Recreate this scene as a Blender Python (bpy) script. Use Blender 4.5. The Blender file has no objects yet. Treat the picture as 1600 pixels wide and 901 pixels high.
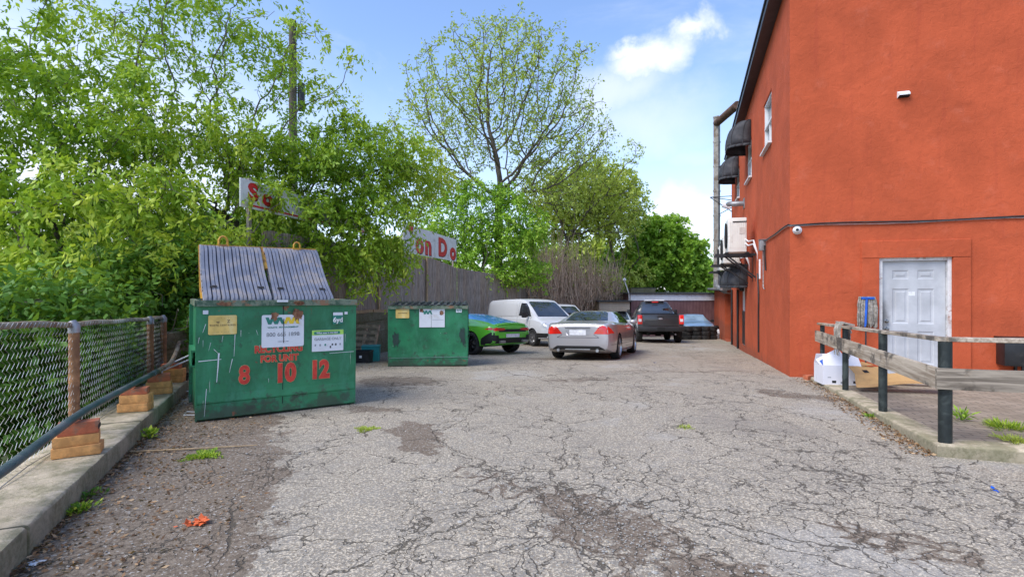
import bpy, bmesh, math, random
import numpy as np
from mathutils import Vector, Matrix, Euler
from mathutils.bvhtree import BVHTree
R = math.radians
random.seed(7); rng = np.random.default_rng(7)
SC = bpy.context.scene
COL = SC.collection

# ------------------------------------------------------------------ camera, sky, sun, exposure
cam = bpy.data.cameras.new('camera'); camo = bpy.data.objects.new('camera', cam); COL.objects.link(camo)
camo.location = (0, 0, 1.5); camo.rotation_euler = (R(90), 0, 0)
cam.sensor_width = 36; cam.lens = 18.0; cam.clip_end = 2000; cam.clip_start = 0.05
SC.camera = camo
SUN_EL, SUN_AZ = 50, -122      # azimuth measured clockwise from +Y (the view direction): behind and to the left
sd = Vector((math.sin(R(SUN_AZ))*math.cos(R(SUN_EL)), math.cos(R(SUN_AZ))*math.cos(R(SUN_EL)), math.sin(R(SUN_EL))))
sl = bpy.data.lights.new('sun', 'SUN'); sl.energy = 1.75; sl.angle = R(38); sl.color = (1, .95, .86)
so = bpy.data.objects.new('sun', sl); COL.objects.link(so)
so.rotation_euler = (-sd).to_track_quat('-Z', 'Y').to_euler()
W = bpy.data.worlds.new('World'); SC.world = W; W.use_nodes = True
SC.view_settings.view_transform = 'Standard'; SC.view_settings.look = 'None'
SC.view_settings.exposure = 1.06; SC.view_settings.gamma = 1; SC.view_settings.use_curve_mapping = False
SC.render.film_transparent = False

# ------------------------------------------------------------------ node helper
class ND:
    def __init__(s, tree): s.t = tree; s.n = tree.nodes; s.l = tree.links
    def _in(s, sock, v):
        if v is None: return
        if hasattr(v, 'links') or hasattr(v, 'is_linked'): s.l.new(v, sock)
        else:
            if isinstance(v, (tuple, list)) and len(v) == 3 and sock.type == 'RGBA': v = (*v, 1)
            sock.default_value = v
    def new(s, typ, **k):
        n = s.n.new(typ)
        for a, b in k.items(): setattr(n, a, b)
        return n
    def co(s, kind='Object'): return s.new('ShaderNodeTexCoord').outputs[kind]
    def mapping(s, v, loc=(0,0,0), rot=(0,0,0), sc=(1,1,1), kind='POINT'):
        n = s.new('ShaderNodeMapping', vector_type=kind); s._in(n.inputs[0], v)
        n.inputs[1].default_value = loc; n.inputs[2].default_value = rot; n.inputs[3].default_value = sc
        return n.outputs[0]
    def noise(s, v, sc=5, det=4, ro=.55, dist=0, col=False):
        n = s.new('ShaderNodeTexNoise'); s._in(n.inputs['Vector'], v); n.inputs['Scale'].default_value = sc
        n.inputs['Detail'].default_value = det; n.inputs['Roughness'].default_value = ro; n.inputs['Distortion'].default_value = dist
        return n.outputs[1 if col else 0]
    def vor(s, v, sc=5, feat='F1', out='Distance', rnd=1):
        n = s.new('ShaderNodeTexVoronoi', feature=feat); s._in(n.inputs['Vector'], v); n.inputs['Scale'].default_value = sc
        n.inputs['Randomness'].default_value = rnd
        return n.outputs[out]
    def wave(s, v, sc=5, dist=0, det=2, ds=1, d='X', prof='SIN'):
        n = s.new('ShaderNodeTexWave', bands_direction=d, wave_profile=prof); s._in(n.inputs[0], v); n.inputs['Scale'].default_value = sc
        n.inputs['Distortion'].default_value = dist; n.inputs['Detail'].default_value = det; n.inputs['Detail Scale'].default_value = ds
        return n.outputs[1]
    def mr(s, v, a, b, c=0, d=1, smooth=True):
        n = s.new('ShaderNodeMapRange'); n.interpolation_type = 'SMOOTHSTEP' if smooth else 'LINEAR'
        s._in(n.inputs[0], v)
        for i, q in enumerate((a, b, c, d)): s._in(n.inputs[i+1], q)
        return n.outputs[0]
    def mix(s, f, a, b, blend='MIX'):
        n = s.new('ShaderNodeMix', data_type='RGBA', blend_type=blend)
        s._in(n.inputs[0], f); s._in(n.inputs[6], a); s._in(n.inputs[7], b)
        return n.outputs[2]
    def m(s, op, a, b=None, c=None):
        n = s.new('ShaderNodeMath', operation=op)
        s._in(n.inputs[0], a); s._in(n.inputs[1], b); s._in(n.inputs[2], c)
        return n.outputs[0]
    def vm(s, op, a, b=None, out=0):
        n = s.new('ShaderNodeVectorMath', operation=op); s._in(n.inputs[0], a); s._in(n.inputs[1], b)
        return n.outputs[out]
    def sep(s, v):
        n = s.new('ShaderNodeSeparateXYZ'); s._in(n.inputs[0], v); return n.outputs
    def bump(s, h, st=.3, dist=.01, nrm=None):
        n = s.new('ShaderNodeBump'); s._in(n.inputs['Height'], h); n.inputs['Strength'].default_value = st
        n.inputs['Distance'].default_value = dist; s._in(n.inputs['Normal'], nrm); return n.outputs[0]
    def attr(s, name, out='Color'):
        n = s.new('ShaderNodeAttribute'); n.attribute_name = name; return n.outputs[out]

def newmat(name):
    m = bpy.data.materials.new(name); m.use_nodes = True
    nd = ND(m.node_tree); b = nd.n['Principled BSDF']
    return m, nd, b
def setb(nd, b, col=None, rough=None, metal=None, nrm=None, spec=None, coat=None, alpha=None):
    nd._in(b.inputs['Base Color'], col); nd._in(b.inputs['Roughness'], rough); nd._in(b.inputs['Metallic'], metal)
    nd._in(b.inputs['Normal'], nrm); nd._in(b.inputs['Specular IOR Level'], spec); nd._in(b.inputs['Coat Weight'], coat)
    nd._in(b.inputs['Alpha'], alpha)
def dk(c, f): return tuple(x*f for x in c)

def surf(name, c, rough=.6, metal=0, var=.25, scale=6, dirt=None, damt=.3, dscale=2.5, bump=.15, bscale=60, coat=0, spec=.5, stretch=(1,1,1)):
    """generic weathered surface"""
    m, nd, b = newmat(name)
    v = nd.mapping(nd.co(), sc=stretch)
    n1 = nd.noise(v, scale, 5, .6)
    col = nd.mix(nd.mr(n1, .3, .7), dk(c, 1-var), dk(c, 1+var*.6))
    rv = rough
    if dirt is not None:
        n2 = nd.noise(v, dscale, 7, .68, .4)
        f = nd.mr(n2, .62-damt*.35, .78-damt*.3)
        f = nd.m('MULTIPLY', f, .85)
        col = nd.mix(f, col, dirt)
        rv = nd.mr(f, 0, 1, rough, min(1, rough+.25))
    nr = nd.bump(nd.noise(v, bscale, 3, .6), bump, .004) if bump else None
    setb(nd, b, col, rv, metal, nr, spec, coat)
    return m

# ------------------------------------------------------------------ mesh helpers
def link_mesh(name, me, mats, parent=None, smooth=False, loc=None):
    me.name = name
    for m in (mats if isinstance(mats, (list, tuple)) else [mats]): me.materials.append(m)
    if smooth:
        me.polygons.foreach_set('use_smooth', np.ones(len(me.polygons), bool))
    o = bpy.data.objects.new(name, me); COL.objects.link(o)
    if parent is not None: o.parent = parent
    if loc is not None: o.location = loc
    return o

class MB:
    """mesh builder: collects verts and faces (with a material index)"""
    def __init__(s): s.v = []; s.f = []; s.mi = []
    def add(s, vs, fs, mi=0):
        o = len(s.v); s.v += [tuple(v) for v in vs]
        for f in fs: s.f.append(tuple(i+o for i in f)); s.mi.append(mi)
        return s
    def box(s, c, d, M=None, mi=0, bev=0):
        """box at centre c, full size d, optional matrix; bev chamfers every edge"""
        x, y, z = d[0]/2, d[1]/2, d[2]/2
        if bev > 0:
            bm = bmesh.new(); bmesh.ops.create_cube(bm, size=1)
            for v in bm.verts: v.co = Vector((v.co.x*d[0], v.co.y*d[1], v.co.z*d[2]))
            bmesh.ops.bevel(bm, geom=bm.edges[:], offset=min(bev, x*.9, y*.9, z*.9), segments=2, affect='EDGES', profile=.6)
            vs = [v.co.copy() for v in bm.verts]; bm.verts.index_update(); fs = [[v.index for v in f.verts] for f in bm.faces]; bm.free()
        else:
            vs = [Vector((a*x, b*y, e*z)) for e in (-1, 1) for a, b in ((-1,-1),(1,-1),(1,1),(-1,1))]
            fs = [(3,2,1,0),(4,5,6,7),(0,1,5,4),(1,2,6,5),(2,3,7,6),(3,0,4,7)]
        c = Vector(c)
        vs = [(M @ v if M is not None else v)+c for v in vs]
        return s.add(vs, fs, mi)
    def quadbox(s, a, b, w, h, mi=0, up=(0,0,1)):
        """beam from a to b, width w, height h"""
        a = Vector(a); b = Vector(b); d = (b-a); L = d.length; d.normalize()
        upv = Vector(up); sx = d.cross(upv)
        if sx.length < 1e-4: sx = Vector((1,0,0))
        sx.normalize(); uz = sx.cross(d)
        vs = [p+sx*i*w/2+uz*j*h/2 for p in (a, b) for i, j in ((-1,-1),(1,-1),(1,1),(-1,1))]
        return s.add(vs, [(3,2,1,0),(4,5,6,7),(0,1,5,4),(1,2,6,5),(2,3,7,6),(3,0,4,7)], mi)
    def tube(s, pts, rad, n=8, mi=0, cap=True):
        pts = [Vector(p) for p in pts]
        rads = rad if isinstance(rad, (list, tuple, np.ndarray)) else [rad]*len(pts)
        rings = []; prev = None
        for i, p in enumerate(pts):
            d = (pts[min(i+1, len(pts)-1)]-pts[max(i-1, 0)])
            if d.length < 1e-9: d = Vector((0,0,1))
            d.normalize()
            if prev is None:
                prev = Vector((0,0,1)) if abs(d.z) < .9 else Vector((1,0,0))
            x = prev-d*prev.dot(d)
            if x.length < 1e-5: x = d.orthogonal()
            x.normalize(); prev = x; y = d.cross(x)
            rings.append([p+(x*math.cos(2*math.pi*k/n)+y*math.sin(2*math.pi*k/n))*rads[i] for k in range(n)])
        o = len(s.v)
        for r in rings: s.v += [tuple(v) for v in r]
        for i in range(len(rings)-1):
            for k in range(n):
                s.f.append((o+i*n+k, o+i*n+(k+1)%n, o+(i+1)*n+(k+1)%n, o+(i+1)*n+k)); s.mi.append(mi)
        if cap:
            s.f.append(tuple(o+k for k in range(n))[::-1]); s.mi.append(mi)
            s.f.append(tuple(o+(len(rings)-1)*n+k for k in range(n))); s.mi.append(mi)
        return s
    def prism(s, poly, h0, h1, M=None, mi=0):
        """poly = 2D points, extruded from z=h0 to h1, then through M"""
        n = len(poly)
        vs = [Vector((x, y, h0)) for x, y in poly]+[Vector((x, y, h1)) for x, y in poly]
        if M is not None: vs = [M @ v for v in vs]
        fs = [tuple(range(n))[::-1], tuple(range(n, 2*n))]+[(i, (i+1)%n, n+(i+1)%n, n+i) for i in range(n)]
        return s.add(vs, fs, mi)
    def lathe(s, prof, n=24, M=None, mi=0):
        """profile [(r, z)], around local z"""
        o = len(s.v)
        for r, z in prof:
            for k in range(n):
                a = 2*math.pi*k/n; v = Vector((r*math.cos(a), r*math.sin(a), z)); s.v.append(tuple(M @ v if M is not None else v))
        for i in range(len(prof)-1):
            for k in range(n):
                s.f.append((o+i*n+k, o+i*n+(k+1)%n, o+(i+1)*n+(k+1)%n, o+(i+1)*n+k)); s.mi.append(mi)
        return s
    def build(s, name, mats, parent=None, smooth=False, loc=None, fix=True):
        me = bpy.data.meshes.new(name); me.from_pydata([tuple(v) for v in s.v], [], s.f)
        me.polygons.foreach_set('material_index', np.array(s.mi, np.int32))
        if fix:
            bm = bmesh.new(); bm.from_mesh(me); bmesh.ops.recalc_face_normals(bm, faces=bm.faces); bm.to_mesh(me); bm.free()
        me.update()
        o = link_mesh(name, me, mats, parent, False, loc)
        if smooth:
            me.polygons.foreach_set('use_smooth', np.ones(len(me.polygons), bool))
            try: me.set_sharp_from_angle(angle=R(smooth if smooth is not True else 40))
            except Exception: pass
        return o

def tag(o, label=None, cat=None, group=None, kind=None):
    if label: o['label'] = label
    if cat: o['category'] = cat
    if group: o['group'] = group
    if kind: o['kind'] = kind
    return o
def empty(name, loc=(0,0,0), rz=0, **k):
    o = bpy.data.objects.new(name, None); COL.objects.link(o); o.location = loc; o.rotation_euler = (0,0,rz)
    o.empty_display_size = .2
    return tag(o, **k)
def copy_tree(o, parent=None):
    c = o.copy(); COL.objects.link(c); c.parent = parent
    for ch in [x for x in bpy.data.objects if x.parent == o]: copy_tree(ch, c)
    return c

def text_mesh(name, txt, size, mat, parent=None, M=None, bold=0, ext=.0012, sx=1, align='CENTER', shear=0):
    cu = bpy.data.curves.new('t', 'FONT'); cu.body = txt; cu.size = size; cu.align_x = align; cu.align_y = 'CENTER'
    cu.offset = bold; cu.extrude = ext; cu.resolution_u = 3; cu.shear = shear
    to = bpy.data.objects.new('t', cu); COL.objects.link(to)
    dg = bpy.context.evaluated_depsgraph_get(); me = bpy.data.meshes.new_from_object(to.evaluated_get(dg))
    bpy.data.objects.remove(to); bpy.data.curves.remove(cu)
    T = Matrix.Diagonal((sx, 1, 1, 1))
    me.transform((M if M is not None else Matrix()) @ T)
    return link_mesh(name, me, mat, parent)

# ------------------------------------------------------------------ ground shape
GY = [-30, 0, 4, 6, 8, 10, 12, 15, 18, 23, 26, 34, 40, 60, 2000]
GD = [1.3, 1.5, 1.515, 1.54, 1.59, 1.68, 1.78, 1.99, 2.16, 2.42, 2.62, 3.2, 3.3, 3.4, 3.4]
def gz(x, y): return 1.5 - sum(float(np.interp(y+k, GY, GD)) for k in (-1, -.5, 0, .5, 1))/5
def gza(x, y): return 1.5 - sum(np.interp(y+k, GY, GD) for k in (-1, -.5, 0, .5, 1))/5
def at(px, py, Y): return Vector(((px-800)/800*Y, Y, 1.5-(py-450.5)/800*Y))
def kx(y): return -2.73-.4516*(y-2.885)          # foot line of the left kerb
def fx(y): return -7.35+.1875*y                  # line of the board fence
KE = 8.3                                         # where kerb meets the board fence wall
def leftx(y):
    if y < KE: return kx(y)-.3
    if y < 25: return fx(y)
    return fx(25)+(y-25)*.66

# building frame: corner, side direction, front direction
BC = Vector((5.21, 9.60, 0)); BS = Vector((.3198, .9475, 0)); BF = Vector((.9475, -.3198, 0))
def tw(px):
    r = (px-800)/800; return (BC.x-r*BC.y)/(r*BS.y-BS.x)
def uw(px):
    r = (px-800)/800; return (r*BC.y-BC.x)/(BF.x-r*BF.y)
def sideP(t, z, out=0): p = BC+BS*t-BF*out; return Vector((p.x, p.y, z))
def frontP(u, z, out=0): p = BC+BF*u-BS*out; return Vector((p.x, p.y, z))
def sidez(px, py): Y = BC.y+BS.y*tw(px); return 1.5-(py-450.5)/800*Y
def frontz(px, py): Y = BC.y+BF.y*uw(px); return 1.5-(py-450.5)/800*Y
def pz(y): return 1.5-(1.42+.036*(y-4.7))          # patio height

# ------------------------------------------------------------------ world: Nishita sky plus clouds
nd = ND(W.node_tree); bg = nd.n['Background']
sky = nd.new('ShaderNodeTexSky'); sky.sky_type = 'NISHITA'; sky.sun_disc = False
sky.sun_elevation = R(SUN_EL); sky.sun_rotation = R(SUN_AZ); sky.air_density = 1.0; sky.dust_density = .6; sky.ozone_density = 1.2
d = nd.vm('NORMALIZE', nd.co('Generated'))
dz = nd.sep(d)[2]
wob = nd.vm('SCALE', nd.vm('SUBTRACT', nd.noise(d, 7, 6, .6, .2, col=True), (.5,.5,.5))); wob.node.inputs['Scale'].default_value = .16
dd = nd.vm('ADD', d, wob)
def cloud(px, py, rx, ry, soft=.5):
    v = Vector(((px-800)/800, 1, (450-py)/800)).normalized()
    q = nd.vm('SUBTRACT', dd, tuple(v)); q = nd.vm('MULTIPLY', q, (1/rx, 1/rx, 1/ry))
    return nd.mr(nd.vm('LENGTH', q, out=1), 1+soft*.4, 1-soft, 0, 1)
masks = [cloud(1008, 84, .07, .042, .75), cloud(1080, 55, .045, .025, .9), cloud(1062, 350, .075, .085, .6), cloud(985, 60, .05, .02, .9),
         nd.m('MULTIPLY', cloud(955, 140, .10, .06, .9), .6), nd.m('MULTIPLY', cloud(1010, 200, .16, .08, 1), .5), nd.m('MULTIPLY', cloud(1085, 240, .1, .04, 1), .35), nd.m('MULTIPLY', cloud(60, 300, .5, .30, .9), .85)]
acc = masks[0]
for q in masks[1:]: acc = nd.m('MAXIMUM', acc, q)
wisp = nd.m('MULTIPLY', nd.mr(nd.noise(nd.mapping(d, sc=(1, 1, 2.6)), 2.6, 7, .6, .5), .5, .8), .32)
acc = nd.m('MAXIMUM', acc, wisp)
hz = nd.mr(dz, .0, .45, .45, .0)
acc = nd.m('MAXIMUM', acc, hz)
skyc = nd.mix(1.0, sky.outputs[0], (.90, .94, 1.05), 'MULTIPLY')
wc = nd.mix(acc, skyc, (3.9, 4.1, 4.5))
nd.l.new(wc, bg.inputs[0]); bg.inputs[1].default_value = .14
# ------------------------------------------------------------------ materials of the setting
def mat_asphalt():
    m, nd, b = newmat('asphalt'); P = nd.co()
    # aggregate
    sp = nd.vor(P, 95, 'F1', 'Color'); spv = nd.sep(sp)[0]
    spd = nd.vor(P, 95)
    fine = nd.noise(P, 60, 3, .7)
    big = nd.noise(P, .55, 6, .62, .3)
    mid = nd.noise(P, 3.5, 5, .65)
    base = nd.mix(nd.mr(spv, .2, .95), (.245,.20,.145), (.66,.565,.425))
    base = nd.mix(nd.mr(fine, .35, .62), dk((.26,.235,.20), .9), base)
    base = nd.mix(nd.m('MULTIPLY', nd.mr(mid, .45, .75), .35), base, (.25,.232,.207))
    base = nd.mix(nd.m('MULTIPLY', nd.mr(big, .5, .72), .55), base, (.205,.18,.152))
    base = nd.mix(nd.m('MULTIPLY', nd.mr(big, .46, .28), .4), base, (.46,.445,.42))
    # dirt and wear patches with shapes of their own
    wn = nd.vm('SCALE', nd.vm('SUBTRACT', nd.noise(P, 1.6, 7, .7, col=True), (.5,.5,.5))); wn.node.inputs['Scale'].default_value = 1.15
    PW = nd.vm('ADD', P, wn)
    def ell(cx, cy, rx, ry, rot, amt=1, soft=.55):
        q = nd.mapping(PW, loc=(cx, cy, 0), rot=(0, 0, R(rot)), sc=(rx, ry, 30), kind='TEXTURE')
        return nd.m('MULTIPLY', nd.mr(nd.vm('LENGTH', q, out=1), 1, 1-soft, 0, 1), amt)
    es = [ell(-1.0, 5.3, .3, .85, 22, .95), ell(-.1, 3.95, .22, .7, 30, .75), ell(.55, 3.35, .5, .8, 42, 1), ell(1.0, 2.45, .8, .7, 30, 1),
          ell(-2.9, 4.4, 1.05, 3.9, 24.3, 1, .35), ell(2.25, 3.1, .22, .6, 60, .8), ell(1.7, 3.9, .3, .9, 35, .35), ell(4.2, 7.6, .8, .35, -50, .85),
          ell(1.2, 9.2, 1.3, .4, 10, .5), ell(-2.0, 9.0, 1.2, 1.1, 10, .55), ell(1.5, 14.0, 2.2, .7, 0, .6), ell(5.5, 15.5, .8, 3, -15, .4),
          ell(-2.6, 13.2, 2, 1.6, 0, .6), ell(6, 20, 2.4, 5, -10, .35), ell(-1.8, 6.6, .6, .25, 0, .6), ell(3.5, 10.6, 2.6, .35, 0, .45)]
    dm = es[0]
    for e in es[1:]: dm = nd.m('MAXIMUM', dm, e)
    cov = nd.noise(P, 9, 6, .7)
    dirtc = nd.mix(nd.mr(nd.noise(P, 45, 4, .75), .35, .7), (.125,.093,.066), (.27,.215,.16))
    dirtc = nd.mix(nd.mr(spv, .93, .97), dirtc, (.38,.35,.31))
    # cracks
    cw = nd.vm('SCALE', nd.vm('SUBTRACT', nd.noise(P, 2.8, 4.5, .6, col=True), (.5,.5,.5))); cw.node.inputs['Scale'].default_value = .42
    PC = nd.vm('ADD', P, cw)
    Pl = nd.mapping(PC, rot=(0, 0, R(25)), sc=(1, .62, 1))
    wv = nd.mr(nd.noise(P, 5, 3), .3, .7, .35, 1.7)
    def crack(vec, sc, w, m0, m1, ns, off):
        dst = nd.vor(vec, sc, 'DISTANCE_TO_EDGE')
        msk = nd.mr(nd.noise(nd.mapping(P, loc=off), ns, 4, .65), m0, m1)
        if sc > 1: msk = nd.m('MAXIMUM', msk, zone)
        ww = nd.m('MULTIPLY', nd.m('MULTIPLY', wv, msk), w*sc)
        return nd.m('MULTIPLY', nd.mr(nd.m('DIVIDE', dst, nd.m('MAXIMUM', ww, 1e-4)), .45, 1.15, 1, 0), nd.mr(msk, 0, .15))
    zone = nd.m('MAXIMUM', ell(.5, 3.5, 1.5, 1.7, 20, 1, .5), nd.m('MAXIMUM', ell(2.7, 3.6, 1.5, 1.3, 0, 1, .5), ell(-.2, 2.6, 1.2, .8, 0, .9, .5)))
    c1 = crack(Pl, .7, .0064, .36, .48, .5, (3, 1, 0))
    c2 = crack(PC, 2.0, .0050, .46, .53, .6, (0, 0, 0))
    c3 = crack(PC, 4.6, .0036, .52, .58, .8, (9, 4, 0))
    ck = nd.m('MAXIMUM', nd.m('MAXIMUM', c1, c2), c3)
    for cx_, cy_, rx_, ry_, ro_ in ((-1.8, 3.3, .016, .72, 23), (-1.55, 2.6, .010, .5, -15), (-.35, 4.6, .007, .9, 35), (.25, 3.0, .007, .7, 70), (1.6, 3.0, .007, .9, 50), (-1.2, 3.1, .008, .6, 80)):
        q = nd.mapping(PC, loc=(cx_, cy_, 0), rot=(0, 0, R(ro_)), sc=(rx_, ry_, 30), kind='TEXTURE')
        ck = nd.m('MAXIMUM', ck, nd.mr(nd.vm('LENGTH', q, out=1), 1, .6, 0, 1))
    isl = nd.mr(nd.vor(PC, 4.6, 'DISTANCE_TO_EDGE'), .05, .13)
    dmask = nd.mr(nd.m('SUBTRACT', nd.m('ADD', dm, nd.m('MULTIPLY', nd.m('SUBTRACT', cov, .5), .9)), nd.m('MULTIPLY', isl, nd.m('MULTIPLY', zone, .42))), .36, .58)
    col = nd.mix(dmask, base, dirtc)
    # small polygons of asphalt that surface through the dirt near the cracks
    col = nd.mix(nd.m('MULTIPLY', ck, .80), col, (.062,.050,.036))
    h = nd.m('ADD', nd.m('MULTIPLY', spd, .5), nd.m('MULTIPLY', fine, .45))
    h = nd.m('SUBTRACT', h, nd.m('MULTIPLY', ck, 2.2))
    h = nd.m('SUBTRACT', h, nd.m('MULTIPLY', dmask, .5))
    nr = nd.bump(h, .75, .006, nd.bump(mid, .35, .03))
    setb(nd, b, col, nd.mr(fine, .3, .7, .78, .95), 0, nr, .35)
    return m
M_ASPH = mat_asphalt()

def mat_concrete(name, c=(.42,.39,.34), moss=.5):
    m, nd, b = newmat(name); P = nd.co()
    n1 = nd.noise(P, 2.2, 7, .65, .3); n2 = nd.noise(P, 28, 4, .7); n3 = nd.noise(P, 90, 3, .6)
    col = nd.mix(nd.mr(n1, .3, .72), dk(c, .62), dk(c, 1.1))
    col = nd.mix(nd.m('MULTIPLY', nd.mr(n2, .4, .65), .4), col, dk(c, .55))
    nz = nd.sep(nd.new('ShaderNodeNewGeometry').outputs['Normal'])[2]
    mm = nd.m('MULTIPLY', nd.mr(nd.noise(P, 3.1, 7, .75), .42, .6), moss)
    col = nd.mix(mm, col, (.12,.125,.05))
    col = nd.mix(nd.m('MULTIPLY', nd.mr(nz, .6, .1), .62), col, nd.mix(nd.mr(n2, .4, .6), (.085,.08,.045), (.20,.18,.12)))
    pits = nd.mr(nd.vor(P, 55), .0, .16, 1, 0)
    col = nd.mix(nd.m('MULTIPLY', pits, .6), col, dk(c, .35))
    nr = nd.bump(nd.m('ADD', n3, nd.m('MULTIPLY', n2, 1.3)), .55, .008, nd.bump(n1, .4, .03))
    setb(nd, b, col, .9, 0, nr, .3); return m
M_CONC = mat_concrete('kerb_concrete', (.60,.50,.36), .6)
M_CONC2 = mat_concrete('mossy_concrete', (.30,.275,.2), .95)
M_EARTH = surf('earth', (.09,.075,.05), .95, var=.5, scale=1.2, dirt=(.05,.08,.025), damt=.7, bump=.8, bscale=9)

def mat_pavers():
    m, nd, b = newmat('pavers'); P = nd.mapping(nd.co(), rot=(0, 0, R(18)))
    br = nd.new('ShaderNodeTexBrick'); nd._in(br.inputs['Vector'], P); br.inputs['Scale'].default_value = 1
    br.inputs['Brick Width'].default_value = .22; br.inputs['Row Height'].default_value = .11; br.inputs['Mortar Size'].default_value = .006
    br.inputs['Color1'].default_value = (.29,.235,.17,1); br.inputs['Color2'].default_value = (.39,.32,.24,1); br.inputs['Mortar'].default_value = (.10,.085,.065,1)
    n = nd.noise(P, 1.7, 6, .7)
    col = nd.mix(nd.m('MULTIPLY', nd.mr(n, .4, .65), .7), br.outputs[0], (.20,.165,.12))
    nr = nd.bump(br.outputs['Fac'], -.5, .006, nd.bump(nd.noise(P, 60, 3), .4, .004))
    setb(nd, b, col, .9, 0, nr, .3); return m
M_PAVE = mat_pavers()

def mat_stucco(name, c, z0=None):
    m, nd, b = newmat(name); P = nd.co()
    n1 = nd.noise(P, 1.1, 6, .6, .4); n2 = nd.noise(P, 9, 6, .65, .6); n3 = nd.noise(P, 120, 3, .6)
    col = nd.mix(nd.mr(n1, .3, .7), dk(c, .84), dk(c, 1.08))
    col = nd.mix(nd.m('MULTIPLY', nd.mr(n2, .52, .72), .35), col, dk(c, .68))
    st = nd.noise(nd.mapping(P, sc=(5, 5, .35)), 1.6, 5, .6)
    col = nd.mix(nd.m('MULTIPLY', nd.mr(st, .54, .72), .20), col, (.30,.045,.03))
    pale = nd.noise(P, 2.3, 5, .7)
    col = nd.mix(nd.m('MULTIPLY', nd.mr(pale, .54, .76), .15), col, (.72,.25,.17))
    sp_ = nd.m('ADD', nd.mr(nd.sep(P)[2], .35, -.35), nd.m('MULTIPLY', nd.m('SUBTRACT', nd.noise(P, 3.5, 6, .7), .5), 1.6))
    if z0: col = nd.mix(nd.m('MULTIPLY', nd.mr(sp_, .35, .95), .45), col, (.17,.075,.05))
    nr = nd.bump(n3, .45, .005, nd.bump(n2, .8, .016, nd.bump(nd.noise(P, 1.5, 3), .4, .05)))
    setb(nd, b, col, .88, 0, nr, .22); return m
M_RED = mat_stucco('red_stucco', (.48, .094, .038), True)
M_METALG = surf('grey_galvanised', (.34,.34,.35), .5, .6, .25, 5, (.2,.15,.1), .35)
M_WHITE = surf('white_paint', (.74,.75,.77), .5, 0, .08, 4, (.42,.38,.33), .2)
M_BLACK = surf('black_paint', (.016,.017,.019), .42, 0, .4, 6, (.06,.055,.05), .3)
M_DARK = surf('dark_recess', (.012,.012,.013), .9, 0, .2)
M_AWN = surf('awning_canvas', (.045,.047,.055), .82, 0, .25, 5, (.10,.10,.105), .4, bump=.3, bscale=200)

def glassmat(name, tint=(.02,.025,.03), rough=.04, spec=1.0):
    m, nd, b = newmat(name)
    setb(nd, b, nd.mix(nd.mr(nd.noise(nd.co(), 1.5, 2), .35, .65), tint, dk(tint, 1.8)), rough, 0, None, spec); b.inputs['IOR'].default_value = 1.7
    return m
M_GLASS = glassmat('window_glass', (.05,.065,.08))
M_CARGLASS = glassmat('car_glass', (.012,.015,.018), .03)

# ------------------------------------------------------------------ ground sheets
def sheet(name, xs_fn, ys, zfn, mat, nx, und=0.0):
    vs = []; fs = []
    for j, y in enumerate(ys):
        xa, xb = xs_fn(y)
        for i in range(nx):
            x = xa+(xb-xa)*i/(nx-1)
            z = zfn(x, y)
            if und: z += und*(math.sin(x*1.7+.6*y)+math.sin(y*1.3-x*.9+1)+.6*math.sin(x*3.1+y*2.3))
            vs.append((x, y, z))
    for j in range(len(ys)-1):
        for i in range(nx-1):
            a = j*nx+i; fs.append((a, a+1, a+nx+1, a+nx))
    me = bpy.data.meshes.new(name); me.from_pydata(vs, [], fs); me.update()
    return link_mesh(name, me, mat, smooth=True)
ys = list(np.arange(-6, 44.1, .3))
tag(sheet('asphalt_lot', lambda y: (leftx(y)-.02, 16), ys, gz, M_ASPH, 90, .004), kind='structure')
def tz(x, y):
    z = gz(x, y)-.35
    e = (kx(min(y, 12))-.6 if y < 12 else fx(y)-.3)
    if y < 10 and x < e: z -= min(2.2, (e-x)*2.0)
    return z
ysT = [-60,-30,-12]+list(np.arange(-6, 44, .8))+[50, 70, 110, 200, 500, 1500]
xsT = [-1500,-400,-120,-60,-40,-30]+list(np.arange(-24, 20, .7))+[30, 60, 120, 400, 1500]
vs = [(x, y, tz(x, y)) for y in ysT for x in xsT]; nx = len(xsT)
fs = [(j*nx+i, j*nx+i+1, (j+1)*nx+i+1, (j+1)*nx+i) for j in range(len(ysT)-1) for i in range(nx-1)]
me = bpy.data.meshes.new('terrain'); me.from_pydata(vs, [], fs); me.update()
tag(link_mesh('terrain', me, M_EARTH, smooth=True), kind='structure')

# left kerb: a low retaining kerb with a bevelled worn edge, cast in blocks
def sweep(prof, path, name, mats, parent=None, jit=0, cap=True):
    """prof = [(off, z)], path = list of (point, side vector)"""
    mb = MB(); n = len(prof); vs = []
    for p, s_ in path:
        for o_, z_ in prof:
            q = Vector(p)+Vector(s_)*(o_+random.uniform(-jit, jit)); vs.append((q.x, q.y, q.z+z_+random.uniform(-jit, jit)))
    fs = [(j*n+i, j*n+i+1, (j+1)*n+i+1, (j+1)*n+i) for j in range(len(path)-1) for i in range(n-1)]
    if cap: fs += [tuple(range(n)), tuple((len(path)-1)*n+i for i in range(n))[::-1]]
    mb.add(vs, fs); return mb.build(name, mats, parent, smooth=35)
kd = Vector((-.4516, 1, 0)).normalized(); ks = Vector((-kd.y, kd.x, 0))      # ks points to the left, away from the lot
prof = [(0,-.3),(0,.155),(.006,.168),(.02,.174),(.2,.178),(.4,.174),(.53,.17),(.56,.15),(.56,-2.6)]
kerb = empty('concrete_kerb', (kx(3), 3, gz(0,3)), label='long mossy concrete kerb under the chain-link fence on the left', cat='kerb')
edges = [-2.2, .35, 2.89, 5.25, 6.9, 8.55]
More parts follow.
